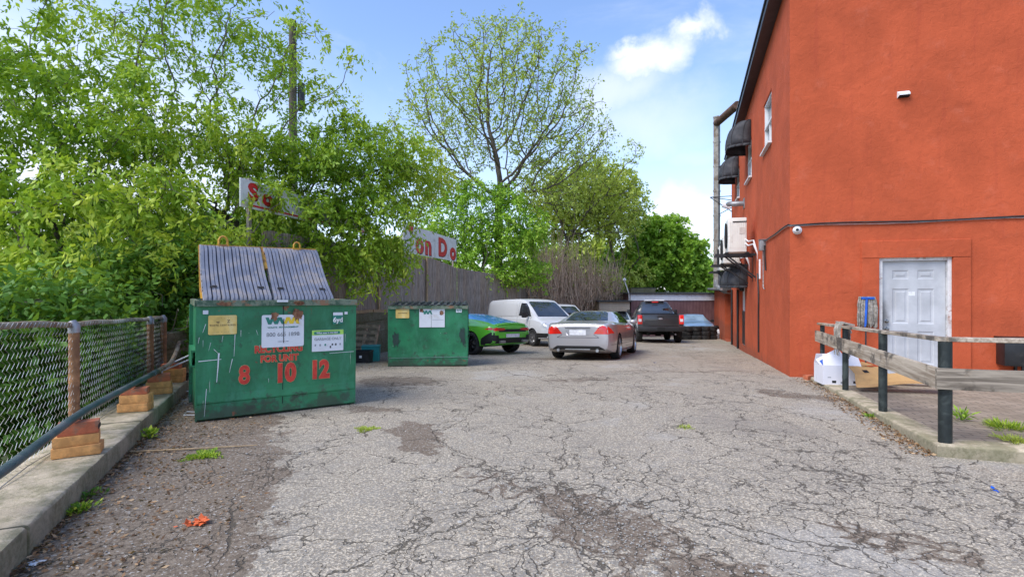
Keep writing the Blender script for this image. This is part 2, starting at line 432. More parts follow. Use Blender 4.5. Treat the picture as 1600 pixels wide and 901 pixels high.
for a, b_ in zip(edges[:-1], edges[1:]):
    path = []
    for y in np.arange(a+.012, b_-.011, .12).tolist()+[b_-.012]:
        path.append((Vector((kx(y)-kx(3), y-3, gz(0,y)-gz(0,3))), ks))
    sweep(prof, path, 'kerb_block', M_CONC, kerb, .0028)

# retaining wall carrying the board fence
fdv = Vector((.1875, 1, 0)).normalized(); fs_ = Vector((-fdv.y, fdv.x, 0))
def fence_pt(s):                                      # distance along the board fence, bending at y = 25
    L1 = (25-7.2)/fdv.y
    if s <= L1: y = 7.2+s*fdv.y; return Vector((fx(y), y, 0)), fdv
    d2 = Vector((.66, 1, 0)).normalized(); p = Vector((fx(25), 25, 0))+d2*(s-L1); return p, d2
FL = (25-7.2)/fdv.y+17.0
def ftop(y): return 2.76 if y < 22 else 2.76-(y-22)*.085
def fbot(y): return .78 if y < 18 else .78-(y-18)*.075
path = []
for s in np.arange(0, FL, .4):
    p, dd_ = fence_pt(s); path.append((Vector((p.x, p.y, fbot(p.y))), Vector((-dd_.y, dd_.x, 0))))
prof = [(-.04,-2.6),(-.04,-.62),(-.015,-.6),(-.015,-.30),(-.05,-.28),(-.05,-.03),(-.03,-.012),(.22,-.012),(.22,-2.6)]
w = sweep(prof, path, 'retaining_wall', M_CONC2, None, .004)
tag(w, 'mossy low concrete retaining wall carrying the board fence', 'retaining wall')

# board fence
def mat_boards():
    m, nd, b = newmat('grey_fence_boards'); P = nd.co()
    rv = nd.attr('tint', 'Fac')
    g = nd.noise(nd.mapping(P, sc=(14, 14, .9)), 3, 5, .65, .5)
    col = nd.mix(nd.mr(g, .3, .7), (.17,.14,.115), (.46,.40,.34))
    col = nd.mix(nd.mr(rv, 0, 1, 0, .8), col, nd.mix(nd.mr(g, .3, .7), (.13,.085,.055), (.50,.40,.30)))
    wet = nd.noise(P, .7, 4, .6)
    col = nd.mix(nd.m('MULTIPLY', nd.mr(wet, .5, .7), .3), col, (.10,.09,.08))
    setb(nd, b, col, .9, 0, nd.bump(g, .5, .006), .2); return m
M_BOARD = mat_boards(); M_TAN = surf('tan_lumber', (.42,.29,.16), .8, var=.25, scale=5, dirt=(.22,.17,.11), damt=.4, bump=.3, stretch=(1,1,1))
fence = empty('board_fence', (fx(15), 15, .78), label='tall weathered grey board fence on the retaining wall along the left', cat='fence')
off = fence.location.copy()
mb = MB(); tint = []; s = 0
s = 3.9
while s < FL-.2:
    p, d_ = fence_pt(s); n_ = Vector((-d_.y, d_.x, 0)); wd = random.uniform(.13, .146)
    zt = ftop(p.y)+random.uniform(-.02, .02); zb = fbot(p.y)+.0
    c = p+n_*(.07+random.uniform(-.006, .006)); 
    Mx = Matrix.Rotation(math.atan2(d_.y, d_.x)+random.uniform(-.02, .02), 3, 'Z') @ Matrix.Rotation(random.uniform(-.006, .006), 3, 'Y')
    mb.box((c.x-off.x, c.y-off.y, (zt+zb)/2-off.z), (wd, .019, zt-zb), Mx, bev=0)
    tint += [random.random()**1.6]*8; s += wd+random.uniform(.002, .008)
fb = mb.build('board_panel', M_BOARD, fence)
a_ = fb.data.attributes.new('tint', 'FLOAT', 'POINT'); a_.data.foreach_set('value', np.array(tint, np.float32))
for px in (300, 345, 395, 445, 506, 545, 592, 667, 735, 765, 792):
    r = (px-800)/800; y = -7.35/(r-.1875)
    if not (11.2 < y < 26): continue
    p = Vector((fx(y), y, 0)); mb = MB(); mb.box(tuple(p+fs_*-.0-off+Vector((0,0,(ftop(y)+fbot(y))/2))), (.09, .05, ftop(y)-fbot(y)-.02), Matrix.Rotation(math.atan2(fdv.y, fdv.x), 3, 'Z'), bev=.004)
    mb.build('post', M_TAN if px in (592, 667) else M_BOARD, fence)
for y0, y1 in ((11.1, 15.9), (15.95, 24.9)):           # bottom rail boards
    mb = MB(); a = Vector((fx(y0), y0, fbot(y0)+.03))-off; b_ = Vector((fx(y1), y1, fbot(y1)+.03))-off
    mb.quadbox(a-fs_*.035, b_-fs_*.035, .035, .09); mb.build('bottom_rail', M_TAN, fence)

# chain-link fence
M_RUST = surf('rusty_post', (.40,.20,.09), .8, .1, .35, 9, (.22,.11,.06), .6, 6, bump=.5)
M_PIPE = surf('old_top_rail', (.40,.33,.25), .6, .4, .3, 7, (.22,.13,.08), .5, 5, bump=.3)
M_WIRE = surf('galvanised_wire', (.60,.60,.59), .45, .7, .25, 3, (.2,.17,.13), .5)
M_BLUEP = surf('blue_green_pipe', (.075,.115,.13), .38, .2, .3, 3, (.16,.17,.16), .45, 3, bump=.2)
def clx(y): return kx(y)-.50
def rail_z(y): return 1.5-float(np.interp(y, [0, 3.4, 4.7, 7.67, 10.4], [.13, .245, .33, .45, .52]))
cf = empty('chain_link_fence', (clx(4), 4, gz(0,4)+.17), label='rusty chain-link fence on top of the left kerb', cat='fence'); off = cf.location.copy()
CY0, CY1 = -1.4, 8.35
mb = MB(); mb.tube([Vector((clx(y), y, rail_z(y)+.006*math.sin(y*5)))-off for y in np.arange(CY0, CY1+.1, .25)], .026, 10); mb.build('top_rail', M_PIPE, cf, 60)
py_ = [-.9, 1.9, 4.7, 7.45, 8.3]
for i, y in enumerate(py_):
    zb = gz(0, y)+.17
    mb = MB(); mb.tube([Vector((clx(y)+.03, y, zb-.05))-off, Vector((clx(y)+.03, y, rail_z(y)-.02))-off], .042, 12)
    po = mb.build('post', M_RUST, cf, 60)
    mb = MB(); mb.tube([Vector((clx(y)+.03, y, rail_z(y)-.075))-off, Vector((clx(y)+.03, y, rail_z(y)-.015))-off, Vector((clx(y)+.01, y, rail_z(y)+.03))-off], [.048,.048,.03], 12)
    mb.build('post_cap', M_METALG, po, 60)
pitch = .074; kd3 = Vector((kd.x, kd.y, 0)); V = []; F = []
nw = int((CY1-CY0)/kd.y/pitch); K = 15
def wire(pts, r):
    o = len(V)
    for i, p in enumerate(pts):
        for k in range(3):
            a = 2*math.pi*k/3; V.append(tuple(p+kd3*math.cos(a)*r+ks*math.sin(a)*r))
    for i in range(len(pts)-1):
        for k in range(3): F.append((o+i*3+k, o+i*3+(k+1)%3, o+i*3+3+(k+1)%3, o+i*3+3+k))
for i in range(nw):
    s0 = i*pitch; pts = []
    y_ = CY0+s0*kd.y; zb = gz(0, y_)+.19; zt = rail_z(y_)+.015
    for k in range(K*2+1):
        sgn = 1 if k%2 == 0 else -1
        s = s0+sgn*pitch*.52+random.uniform(-.0035,.0035)+.014*math.sin(s0*1.7)*math.sin(k*.10); y = CY0+s*kd.y
        bulge = .013*math.sin(y*2.1+k*.2)*math.sin(k*.1)+random.uniform(-.003,.003)
        pts.append(Vector((clx(y), y, zb+(zt-zb)*k/(2*K)))+ks*(sgn*.004-.032+bulge)-off)
    wire(pts, .0018)
me = bpy.data.meshes.new('wire_mesh'); me.from_pydata(V, [], F); link_mesh('wire_mesh', me, M_WIRE, cf)
mb = MB(); mb.tube([Vector((clx(y)+.05, y, gz(0,y)+.19+.01*math.sin(7*y)))-off for y in np.arange(CY0, CY1, .2)], .004, 5); mb.build('tension_wire', M_WIRE, cf)

# brick and block stacks under the pipe, and the pipe
M_BRICK = surf('red_brick', (.50,.14,.065), .9, 0, .3, 10, (.28,.18,.12), .4, 8, bump=.6)
M_LUMB = surf('orange_timber_block', (.72,.35,.115), .85, 0, .3, 9, (.36,.19,.08), .45, 5, bump=.4)
def pipez(y): return 1.5-float(np.interp(y, [-2, 3.15, 4.2, 7.5, 8.6, 9.6], [1.06, 1.07, 1.03, 1.09, 1.06, 1.0]))
def pipex(y): return kx(y)-.2+.03*math.sin(y*1.1)-(0 if y < 7.3 else (y-7.3)*.06)
names = ['stack of orange timber blocks and a cored red brick, nearest the camera', 'short second stack of timber blocks under the blue pipe',
         'third timber block stack, beside the rusty middle post', 'farthest timber block stack, near the end of the kerb']
for i, y in enumerate((4.15, 5.72, 6.75, 7.72)):
    top = pipez(y)-.045; zb = gz(0, y)+.178; H = top-zb; c0 = Vector((pipex(y), y, zb))
    st = empty('block_stack', c0, math.atan2(kd.y, kd.x)+.12*(-1)**i, label=names[i], cat='block stack', group='block stacks carrying the pipe')
    if i%2 == 0: zs = [.31*H, .31*H, .38*H]
    else: zs = [.36*H, .36*H, .28*H]
    z = 0
    for k, h in enumerate(zs):
        L_ = (.17, .165, .12)[k]; wd = (.31, .29, .26)[k]*(.95 if i else 1)
        mb = MB(); mb.box((random.uniform(-.015,.015), random.uniform(-.02,.02), z+h/2), (L_, wd, h-.002), Matrix.Rotation(random.uniform(-.08,.08), 3, 'Z'), bev=.006)
        part = mb.build('brick' if k == 2 else 'timber_block', M_BRICK if k == 2 else M_LUMB, st, 40)
        if k == 2 and i == 0:
            hb = MB()
            for q in (-.075, 0, .075): MB().lathe([(0, 0), (.020, 0), (.020, .002), (0, .002)], 12, Matrix.Translation((q*.55, -wd/2-.016, z+h/2)) @ Matrix.Rotation(R(90), 4, 'X')).build('core_hole', M_DARK, part)
            pass
            pass
        z += h
pp = empty('blue_pipe', (pipex(4), 4, pipez(4)), label='long blue-green steel pipe lying on the block stacks along the kerb', cat='pipe'); off = pp.location.copy()
mb = MB(); mb.tube([Vector((pipex(y), y, pipez(y)))-off for y in np.arange(-2, 6.61, .3)], .031, 16); mb.build('pipe_length', M_BLUEP, pp, 60)
mb = MB(); mb.tube([Vector((pipex(y), y, pipez(y)+.002+(max(0, y-7.3)**2)*.09))-off for y in np.arange(6.5, 8.7, .15)], .029, 16); mb.build('pipe_bend', M_PIPE, pp, 60)
for y in (2.4, 6.52):
    mb = MB(); a = Vector((pipex(y-.07), y-.07, pipez(y-.07)))-off; b_ = Vector((pipex(y+.07), y+.07, pipez(y+.07)))-off
    mb.tube([a, b_], .036, 16); mb.build('collar', M_BLUEP, pp, 60)

# ------------------------------------------------------------------ right kerb, patio, railing
RC0 = Vector((5.42, 9.42, 0)); RC1 = Vector((3.87, 4.66, 0)); RC2 = RC1+BF*6.0
def rkerb(a, b_, n, flip=1):
    d_ = (b_-a).normalized(); s_ = Vector((-d_.y, d_.x, 0))*flip
    return [(Vector(((a+(b_-a)*t).x, (a+(b_-a)*t).y, 0)), s_) for t in np.linspace(0, 1, n)]
rk = empty('patio_kerb', (RC1.x, RC1.y, 0), label='pale concrete kerb around the brick patio on the right', cat='kerb'); off = rk.location.copy()
KW = .24
d1 = (RC1-RC0).normalized(); n1 = Vector((-d1.y, d1.x, 0)); n2 = Vector((-BF.y, BF.x, 0))
mit = (n1+n2)/(1+n1.dot(n2))
prof = [(0,-.25),(0,-.02),(.01,-.004),(.025,.002),(KW,.002),(KW,-.25)]
def kp(points, sides):
    return [(Vector((p.x-off.x, p.y-off.y, pz(p.y))), s_) for p, s_ in zip(points, sides)]
P1 = [RC0+(RC1-RC0)*t for t in np.linspace(0, 1, 24)]; S1 = [n1]*23+[mit]
P2 = [RC1+BF*t for t in np.linspace(0, 6, 24)]; S2 = [mit]+[n2]*23
sweep(prof, kp(P1, S1), 'kerb_run', M_CONC, rk, .0015); sweep(prof, kp(P2, S2), 'kerb_run', M_CONC, rk, .0015)
# patio surface
mb = MB(); q1 = RC0+n1*(KW-.01); q2 = RC1+mit*(KW-.01); q3 = RC1+BF*6+n2*(KW-.01); q4 = BC+BF*7.5; q5 = BC+BF*.2
pts = [q1, q2, q3, q4, q5]
mb.add([(p.x, p.y, pz(p.y)-.006) for p in pts], [(0,1,2,3,4)])
tag(mb.build('patio_paving', M_PAVE), kind='structure')

M_OLDWOOD = None
def mat_oldwood(name, a, b_, stain, rot):
    m, nd, b = newmat(name); P = nd.mapping(nd.co(), rot=(0, 0, rot))
    g = nd.noise(nd.mapping(P, sc=(.6, 9, 9)), 3, 5, .65, .7)
    col = nd.mix(nd.mr(g, .3, .7), a, b_)
    s_ = nd.noise(P, 2.6, 6, .65)
    col = nd.mix(nd.m('MULTIPLY', nd.mr(s_, .50, .62), .85), col, stain)
    k = nd.noise(P, 1.4, 5, .6); col = nd.mix(nd.m('MULTIPLY', nd.mr(k, .55, .7), .6), col, (.27,.17,.075))
    setb(nd, b, col, .85, 0, nd.bump(g, .5, .004), .25); return m
M_WD1 = mat_oldwood('bleached_rail_wood', (.27,.21,.155), (.54,.46,.365), (.06,.055,.05), R(-72))
M_WD2 = mat_oldwood('greyed_rail_wood', (.14,.115,.09), (.37,.315,.25), (.05,.042,.034), R(18.6))
M_POST = surf('dark_steel_post', (.020,.027,.027), .5, .2, .4, 8, (.06,.075,.07), .4, 5, bump=.3)
rl = empty('patio_railing', (RC1.x, RC1.y, pz(RC1.y)), label='weathered plank railing on dark steel posts around the patio', cat='railing'); off = rl.location.copy()
def rp(px, Y): return Vector(((px-800)/800*Y, Y, 0))
posts = [rp(1285, 9.0), rp(1321, 7.72), rp(1379.5, 6.15), RC1+mit*.10, RC1+mit*.10+BF*1.75, RC1+mit*.10+BF*3.5]
rads = [.036,.041,.045,.053,.05,.05]
for p, r_ in zip(posts, rads):
    zb = pz(p.y); a = Vector((p.x, p.y, zb-.04))-off; b_ = Vector((p.x, p.y, zb+.93))-off
    MB().tube([a, b_], r_, 20).build('post', M_POST, rl, 60)
e0 = posts[0]+(posts[0]-posts[1]).normalized()*.18
def rb(p, z, o): return Vector((p.x, p.y, pz(p.y)+z))-off-o
o1 = n1*-1*-.0; 
# top rail lies on the posts
MB().box((0,0,0), (1,1,1)) 
def beam(name, a, b_, w, h, m, sag=0):
    mb = MB(); n = 10; d_ = (b_-a); L_ = d_.length; 
    up = Vector((0,0,1)); sx = d_.normalized().cross(up).normalized(); vs = []
    for i in range(n+1):
        t = i/n; p = a+d_*t+Vector((0,0,-sag*4*t*(1-t)+random.uniform(-.002,.002)))+sx*random.uniform(-.002,.002)
        vs += [p+sx*x_*w/2+up*z_*h/2 for x_, z_ in ((-1,-.8),(-.85,-1),(.85,-1),(1,-.8),(1,.8),(.85,1),(-.85,1),(-1,.8))]
    fs = [(i*8+k, i*8+(k+1)%8, i*8+8+(k+1)%8, i*8+8+k) for i in range(n) for k in range(8)]+[tuple(range(8)), tuple(n*8+k for k in range(8))[::-1]]
    mb.add(vs, fs); return mb.build(name, m, rl, 30)
beam('top_rail', rb(e0, .95, Vector()), rb(posts[3]-BF*.02, .952, Vector()), .095, .04, M_WD1)
beam('top_rail', rb(posts[3]+BF*.02, .952, Vector()), rb(posts[5]+BF*.3, .955, Vector()), .095, .04, M_WD1)
# side planks, nailed to the lot side of the posts
beam('side_plank', rb(e0, .735, n1*.060), rb(posts[3]+d1*.05, .60, n1*.080), .036, .19, M_WD1, .0)
beam('side_plank', rb(posts[3]-BF*.10, .60, n2*.078), rb(posts[5]+BF*.3, .59, n2*.078), .036, .19, M_WD2)
# ------------------------------------------------------------------ red building
bld = empty('red_building', (BC.x, BC.y, gz(BC.x, BC.y)), label='two-storey orange-red stucco commercial building on the right', cat='building'); boff = bld.location.copy()
T1 = tw(1143); T2 = 26.0; UF = 9.0
RZ0, RZ1 = 1.5+5.93, 1.5+5.35
def wallgrid(Pf, L0, L1, z0f, z1f, holes, depth, nrm, step=1.0):
    """wall face with rectangular openings and their reveals; Pf(s, z, out)"""
    mb = MB()
    ss = sorted(set([L0, L1]+[h[0] for h in holes]+[h[1] for h in holes]+list(np.arange(L0+step, L1, step))))
    for a, b_ in zip(ss[:-1], ss[1:]):
        zc = [None]+sorted(set(sum([[h[2], h[3]] for h in holes if h[0] <= a+1e-6 and h[1] >= b_-1e-6], [])))+[None]
        hs = sorted([(h[2], h[3]) for h in holes if h[0] <= a+1e-6 and h[1] >= b_-1e-6])
        segs = []; lo = None
        for h in hs: segs.append((lo, h[0])); lo = h[1]
        segs.append((lo, None))
        for l, h in segs:
            za0 = z0f(a) if l is None else l; zb0 = z0f(b_) if l is None else l
            za1 = z1f(a) if h is None else h; zb1 = z1f(b_) if h is None else h
            if za1-za0 < .01: continue
            mb.add([Pf(a, za0, 0)-boff, Pf(b_, zb0, 0)-boff, Pf(b_, zb1, 0)-boff, Pf(a, za1, 0)-boff], [(0,1,2,3)])
    for h in holes:
        a, b_, z0, z1 = h
        for q in ((a,z0,a,z1),(b_,z0,b_,z1),(a,z0,b_,z0),(a,z1,b_,z1)):
            mb.add([Pf(q[0], q[1], 0)-boff, Pf(q[2], q[3], 0)-boff, Pf(q[2], q[3], -depth)-boff, Pf(q[0], q[1], -depth)-boff], [(0,1,2,3)])
    return mb
def rz(t): return RZ0+(RZ1-RZ0)*min(t, T1)/T1
# openings: side wall windows (px positions on the side plane), doors
W1 = (tw(1205.5), tw(1192.8)); W2 = (tw(1174.5), tw(1167)); W3 = (tw(1155.5), tw(1150))
wz = (4.80, 5.93)
side_holes = [(W1[0], W1[1], wz[0]+.05, wz[1]+.12), (W2[0], W2[1], wz[0]+.02, wz[1]+.05), (W3[0], W3[1], wz[0], wz[1]),
              (tw(1164), tw(1156), gz(0,18)+.18, 1.52)]
mb = wallgrid(sideP, 0, T1, lambda t: gz(0, BC.y+BS.y*t)-.25, rz, side_holes, .14, None)
door_u = (uw(1374), uw(1488)); dz0 = pz(9.0)+.0; dz1 = 2.045
fh = [(door_u[0], door_u[1], dz0+.02, dz1)]
mf = wallgrid(frontP, 0, UF, lambda u: -.45, lambda u: RZ0, fh, .12, None)
mb.add(mf.v, mf.f)
# back, far side and roof so the block is closed
A = BC; Bq = BC+BF*UF; Cq = BC+BF*UF+BS*T1; Dq = BC+BS*T1
def v3(p, z): return Vector((p.x, p.y, z))-boff
mb.add([v3(Bq,-.4), v3(Cq,-1.5), v3(Cq,RZ1), v3(Bq,RZ0)], [(0,1,2,3)])
mb.add([v3(Cq,-1.5), v3(Dq,-1.5), v3(Dq,RZ1), v3(Cq,RZ1)], [(0,1,2,3)])
wl = mb.build('wall', M_RED, bld, fix=False)
M_ROOF = surf('roof_felt', (.06,.06,.06), .9)
mb = MB(); mb.add([v3(A,RZ0-.02), v3(Bq,RZ0-.02), v3(Cq,RZ1-.02), v3(Dq,RZ1-.02)], [(0,1,2,3)]); mb.build('roof', M_ROOF, bld)
# fascia along the side eave
mb = MB(); a = sideP(-.12, RZ0, .1)-boff; b_ = sideP(T1+.1, RZ1, .1)-boff
mb.quadbox(a+Vector((0,0,.02)), b_+Vector((0,0,.02)), .26, .16); mb.quadbox(a-BF*.10+Vector((0,0,.0)), b_-BF*.10, .12, .13)
mb.quadbox(a-BF*.02+Vector((0,0,.13)), b_-BF*.02+Vector((0,0,.13)), .34, .05)
mb.build('fascia', M_BLACK, bld)
# raised plaster surround of the back door
u0, u1 = uw(1345), uw(1517); zt_ = 2.35
mb = MB(); th = .032
def slab(u0_, u1_, z0_, z1_, t_):
    vs = [frontP(u, z, o)-boff for o in (0.001, t_) for u, z in ((u0_, z0_), (u1_, z0_), (u1_, z1_), (u0_, z1_))]
    k = .012; 
    vs[4:] = [frontP(u, z, t_)-boff for u, z in ((u0_+k, z0_), (u1_-k, z0_), (u1_-k, z1_-k), (u0_+k, z1_-k))]
    mb.add(vs, [(4,5,6,7),(0,1,5,4),(1,2,6,5),(2,3,7,6),(3,0,4,7)])
slab(u0, door_u[0]-.0, -.35, dz1, th); slab(door_u[1], u1, -.35, dz1, th); slab(u0, u1, dz1, zt_, th)
mb.build('door_surround', M_RED, bld)
# low extension
mb = MB(); E0 = BC+BS*T1; E1 = BC+BS*T2
G0 = (tw(1142.5), tw(1132.5))
ew = wallgrid(sideP, T1, T2, lambda t: gz(0, BC.y+BS.y*t)-.3, lambda t: 1.62, [(T1+.05, G0[1], gz(0,24)+.0, 1.3)], .35, None)
mb.add(ew.v, ew.f)
Ee = E1+BF*6; mb.add([v3(E1,-2.2), v3(Ee,-2.2), v3(Ee,1.62), v3(E1,1.62)], [(0,1,2,3)])
mb.build('extension_wall', M_RED, bld, fix=False)
mb = MB()
a = sideP(T1+.02, 1.50, .35)-boff; b_ = sideP(T2+.3, 1.50, .35)-boff; c = sideP(T2+.3, 2.1, -2.5)-boff; d_ = sideP(T1+.02, 2.1, -2.5)-boff
dn = Vector((0,0,-.12)); mb.add([a,b_,c,d_,a+dn,b_+dn,c+dn,d_+dn], [(0,1,2,3),(4,5,6,7),(0,1,5,4),(1,2,6,5),(2,3,7,6),(3,0,4,7)])
mb.build('extension_roof', M_ROOF, bld)
mb = MB(); mb.tube([a+Vector((0,0,-.03))-BF*.04, b_+Vector((0,0,-.03))-BF*.04], .06, 8); mb.build('gutter', M_METALG, bld)
# dark garage door in the extension
mb = MB(); mb.add([sideP(t, z, -.34)-boff for t, z in ((T1+.05,-1.3),(G0[1],-1.6),(G0[1],1.3),(T1+.05,1.3))], [(0,1,2,3)])
for k in range(6): z = -.9+k*.38; mb.quadbox(sideP(T1+.05, z, -.33)-boff, sideP(G0[1], z, -.33)-boff, .03, .04)
mb.build('garage_door', M_BLACK, bld)

def window(t0, t1, z0, z1, parent, nrails=1, fr=.055):
    mb = MB(); o = -.07
    for (a1, zz1, a2, zz2) in ((t0,z0,t1,z0),(t0,z1,t1,z1)):
        mb.quadbox(sideP(a1, zz1+(fr/2 if zz1 == z0 else -fr/2), o)-boff, sideP(a2, zz2+(fr/2 if zz1 == z0 else -fr/2), o)-boff, .08, fr)
    for t in (t0+fr/2, t1-fr/2): mb.quadbox(sideP(t, z0, o)-boff, sideP(t, z1, o)-boff, fr, .08, up=BF)
    zm = (z0+z1)/2; mb.quadbox(sideP(t0, zm, o+.01)-boff, sideP(t1, zm, o+.01)-boff, .07, fr)
    tm = (t0+t1)/2; mb.quadbox(sideP(tm, z0, o)-boff, sideP(tm, zm, o)-boff, fr*.7, .05, up=BF)
    f = mb.build('window', M_WHITE, parent)
    g = MB(); g.add([sideP(t, z, -.11)-boff for t, z in ((t0,z0),(t1,z0),(t1,z1),(t0,z1))], [(0,1,2,3)]); g.build('pane', M_GLASS, f)
    s_ = MB(); s_.quadbox(sideP(t0-.03, z0-.02, .02)-boff, sideP(t1+.03, z0-.02, .02)-boff, .12, .04); s_.build('sill', M_WHITE, f)
for h in side_holes[:3]: window(*h, bld)
# side door: white upper, black lower grille
h = side_holes[3]
mb = MB(); mb.add([sideP(t, z, -.10)-boff for t, z in ((h[0],h[2]),(h[1],h[2]),(h[1],h[3]),(h[0],h[3]))], [(0,1,2,3)])
sdr = mb.build('side_door', M_WHITE, bld)
mb = MB(); tm = h[0]+(h[1]-h[0])*.45
mb.box(tuple(sideP((h[0]+h[1])/2, h[2]+.62, -.08)-boff), (h[1]-h[0]-.2, .03, 1.15), Matrix.Rotation(math.atan2(BS.y, BS.x), 3, 'Z')); mb.build('lower_grille', M_BLACK, sdr)

# curved-rib awnings
def awning(t0, t1, ztop, proj, hgt, parent):
    """dome awning: barrel front, rounded ends, open arched underside"""
    mb = MB(); n = 10; L_ = t1-t0; ff = [0,.015,.05,.11,.2,.32,.44,.56,.68,.8,.89,.95,.985,1]; m_ = len(ff); vs = []
    def pt(f, k):
        a = math.pi/2*k/(n-1); e = (1-abs(2*f-1)**5)**.55
        return sideP(t0+L_*f, ztop-hgt+hgt*math.sin(a)**.85*(.93+.07*e), .015+proj*e*math.cos(a)**.62)-boff
    for f in ff:
        for k in range(n): vs.append(pt(f, k))
    mb.add(vs, [(i*n+k, i*n+k+1, (i+1)*n+k+1, (i+1)*n+k) for i in range(m_-1) for k in range(n-1)])
    for i in range(m_-1):
        p, q = pt(ff[i], 0), pt(ff[i+1], 0); dn = Vector((0,0,-.07)); mb.add([p, q, q+dn, p+dn], [(0,1,2,3)])
    a = mb.build('awning', M_AWN, parent, smooth=35, fix=False); md = a.modifiers.new('s', 'SOLIDIFY'); md.thickness = .01
    for i in (1, 3, 5, 7, 9, 12):
        MB().tube([pt(ff[i], k)+(-BF)*.006 for k in range(n)], .013, 5).build('rib', M_AWN, a)
awning(5.86, 7.2, 6.54, .64, .72, bld)
awning(9.5, 10.85, 6.35, .64, .74, bld)
awning(6.84, 10.3, 2.27, .66, .68, bld)

# roof-level horizontal flue and the tall exhaust duct beside the building
M_DUCT = surf('duct_steel', (.27,.25,.22), .6, .35, .3, 4, (.17,.12,.08), .45, 3, bump=.3)
yd = 24.2; dc = Vector(((1120-800)/800*yd, yd, 0)); ztop = 1.5+(450-182)/800*yd
du = empty('exhaust_duct', (dc.x, dc.y, 1.45), label='tall grey exhaust duct rising beside the far end of the building', cat='duct'); off = du.location.copy()
mb = MB(); rr = .16
for k in range(7):
    z0 = 1.5+(ztop-1.5)*k/7; z1 = 1.5+(ztop-1.5)*(k+1)/7-.015
    mb.tube([Vector((dc.x, dc.y, z0))-off, Vector((dc.x, dc.y, z1))-off], rr, 4, cap=True)
    mb.tube([Vector((dc.x, dc.y, z1-.06))-off, Vector((dc.x, dc.y, z1+.0149))-off], rr+.02, 4)
mb.build('riser', M_DUCT, du)
mb = MB(); mb.tube([Vector((dc.x, dc.y, 1.9))-off, Vector((dc.x-.0, dc.y, 1.62))-off, Vector((dc.x+.3, dc.y-.2, 1.40))-off, Vector((dc.x+1.2, dc.y-.9, 1.40))-off], .15, 10); mb.build('elbow', M_METALG, du, 40)
zf = 1.5+(450-192)/800*yd
mb = MB(); mb.tube([Vector((dc.x, dc.y, zf))-off, sideP(T1-.3, zf-.2, -.2)-off], .17, 12); mb.build('flue', surf('rusty_flue', (.14,.075,.05), .8, .3, .4, 6), du, 40)
for z in (5.0, 7.2):
    mb = MB(); mb.tube([Vector((dc.x+.1, dc.y, z))-off, sideP(T1-.1, z-.1, 0)-off], .018, 6); mb.build('strut', M_BLACK, du)

# air conditioners on steel brackets
M_AC = surf('off_white_enamel', (.76,.75,.70), .5, 0, .06, 3, (.5,.46,.40), .1)
def ac(t, z, lab):
    o = empty('air_conditioner', sideP(t, z, .12), math.atan2(BS.y, BS.x), label=lab, cat='air conditioner', group='air conditioners on the side wall')
    # local x along the wall (away from camera), y+ points to the lot (left)
    mb = MB(); mb.box((.42, .24, .34), (.84, .32, .66), bev=.02); body = mb.build('casing', M_AC, o, 40)
    mb = MB()
    for k in range(9): mb.box((-.004, .24-.13+k*.0325, .34), (.012, .008, .5))
    mb.build('end_louvre', M_AC, body)
    mb = MB(); mb.lathe([(.24,.0),(.26,.02),(.24,.03),(.06,.03),(.06,.0)], 20, Matrix.Translation((.36, .405, .35)) @ Matrix.Rotation(R(-90), 4, 'X')); mb.build('fan_grille', M_DARK, body)
    mb = MB(); mb.box((-.008, .16, .42), (.008, .09, .12)); mb.build('rating_plate', surf('paper_tag', (.6,.55,.5)), body)
    mb = MB(); mb.box((-.01, .20, .59), (.01, .24, .02)); mb.build('handle_slot', M_DARK, body)
    mb = MB()
    for x in (.1, .72):
        mb.quadbox((x, -.12, -.04), (x, .62, -.04), .045, .05); mb.quadbox((x, -.10, -.55), (x, -.10, -.02), .045, .05, up=(0,1,0)); mb.quadbox((x, -.1, -.5), (x, .4, -.06), .03, .03)
    mb.quadbox((-.02, .06, -.005), (.86, .06, -.005), .05, .03); mb.quadbox((-.02, .42, -.005), (.86, .42, -.005), .05, .03)
    mb.build('bracket', M_BLACK, o)
    mb = MB()
    for k, (dx, dz_) in enumerate(((-.06,.12),(-.10,.05))):
        mb.tube([(0, .1, .25-k*.08), (-.09, .06, .2-k*.08), (-.13, -.02, .1+dz_), (-.12+dx, -.09, -.05), (-.1, -.1, -.3)], .016, 6)
    mb.build('refrigerant_line', M_WHITE, o, 60)
    return o
for t_, z_, lab_ in ((4.75, 2.50, 'cream air conditioner nearest the building corner on black brackets'), (6.6, 2.28, 'cream air conditioner partly hidden in the middle of the bracket row'), (8.4, 2.12, 'cream air conditioner farthest along the wall above the lower awning')):
    o_ = ac(t_, z_, lab_); o_.scale = (1.12, 1.5, 1.45 if t_ < 5 else 1.3)

# junction box with conduits, cable along both walls
cb = empty('wall_cable', frontP(.0, 2.68, .02), label='black and white cable pair stapled across the red walls', cat='cable'); off = cb.location.copy()
tj = tw(1196); zj = sidez(1196, 378)
for k, (m_, dz_) in enumerate(((M_BLACK, 0), (M_METALG, -.024))):
    pts = [sideP(tj, zj+.03+dz_, .05)-off]
    for f in np.linspace(.1, 1, 8): t = tj*(1-f); pts.append(sideP(t, zj+(2.69-zj)*min(1, f*1.25)**.8+dz_+.008*math.sin(9*f), .03)-off)
    for u in np.linspace(.03, 7, 16): pts.append(frontP(u, 2.685+dz_+.012*math.sin(2.2*u+k)-.01*(u<.1), .03)-off)
    MB().tube(pts, .015 if k == 0 else .006, 6).build('black_line_with_shadow' if k == 0 else 'white_line', m_, cb, 60)  # black line drawn thick: dark cable plus its shadow in one strip
jb = empty('junction_box', sideP(tj, zj-.2, 0), math.atan2(BS.y, BS.x), label='small grey electrical box below the cable bend on the side wall', cat='electrical box')
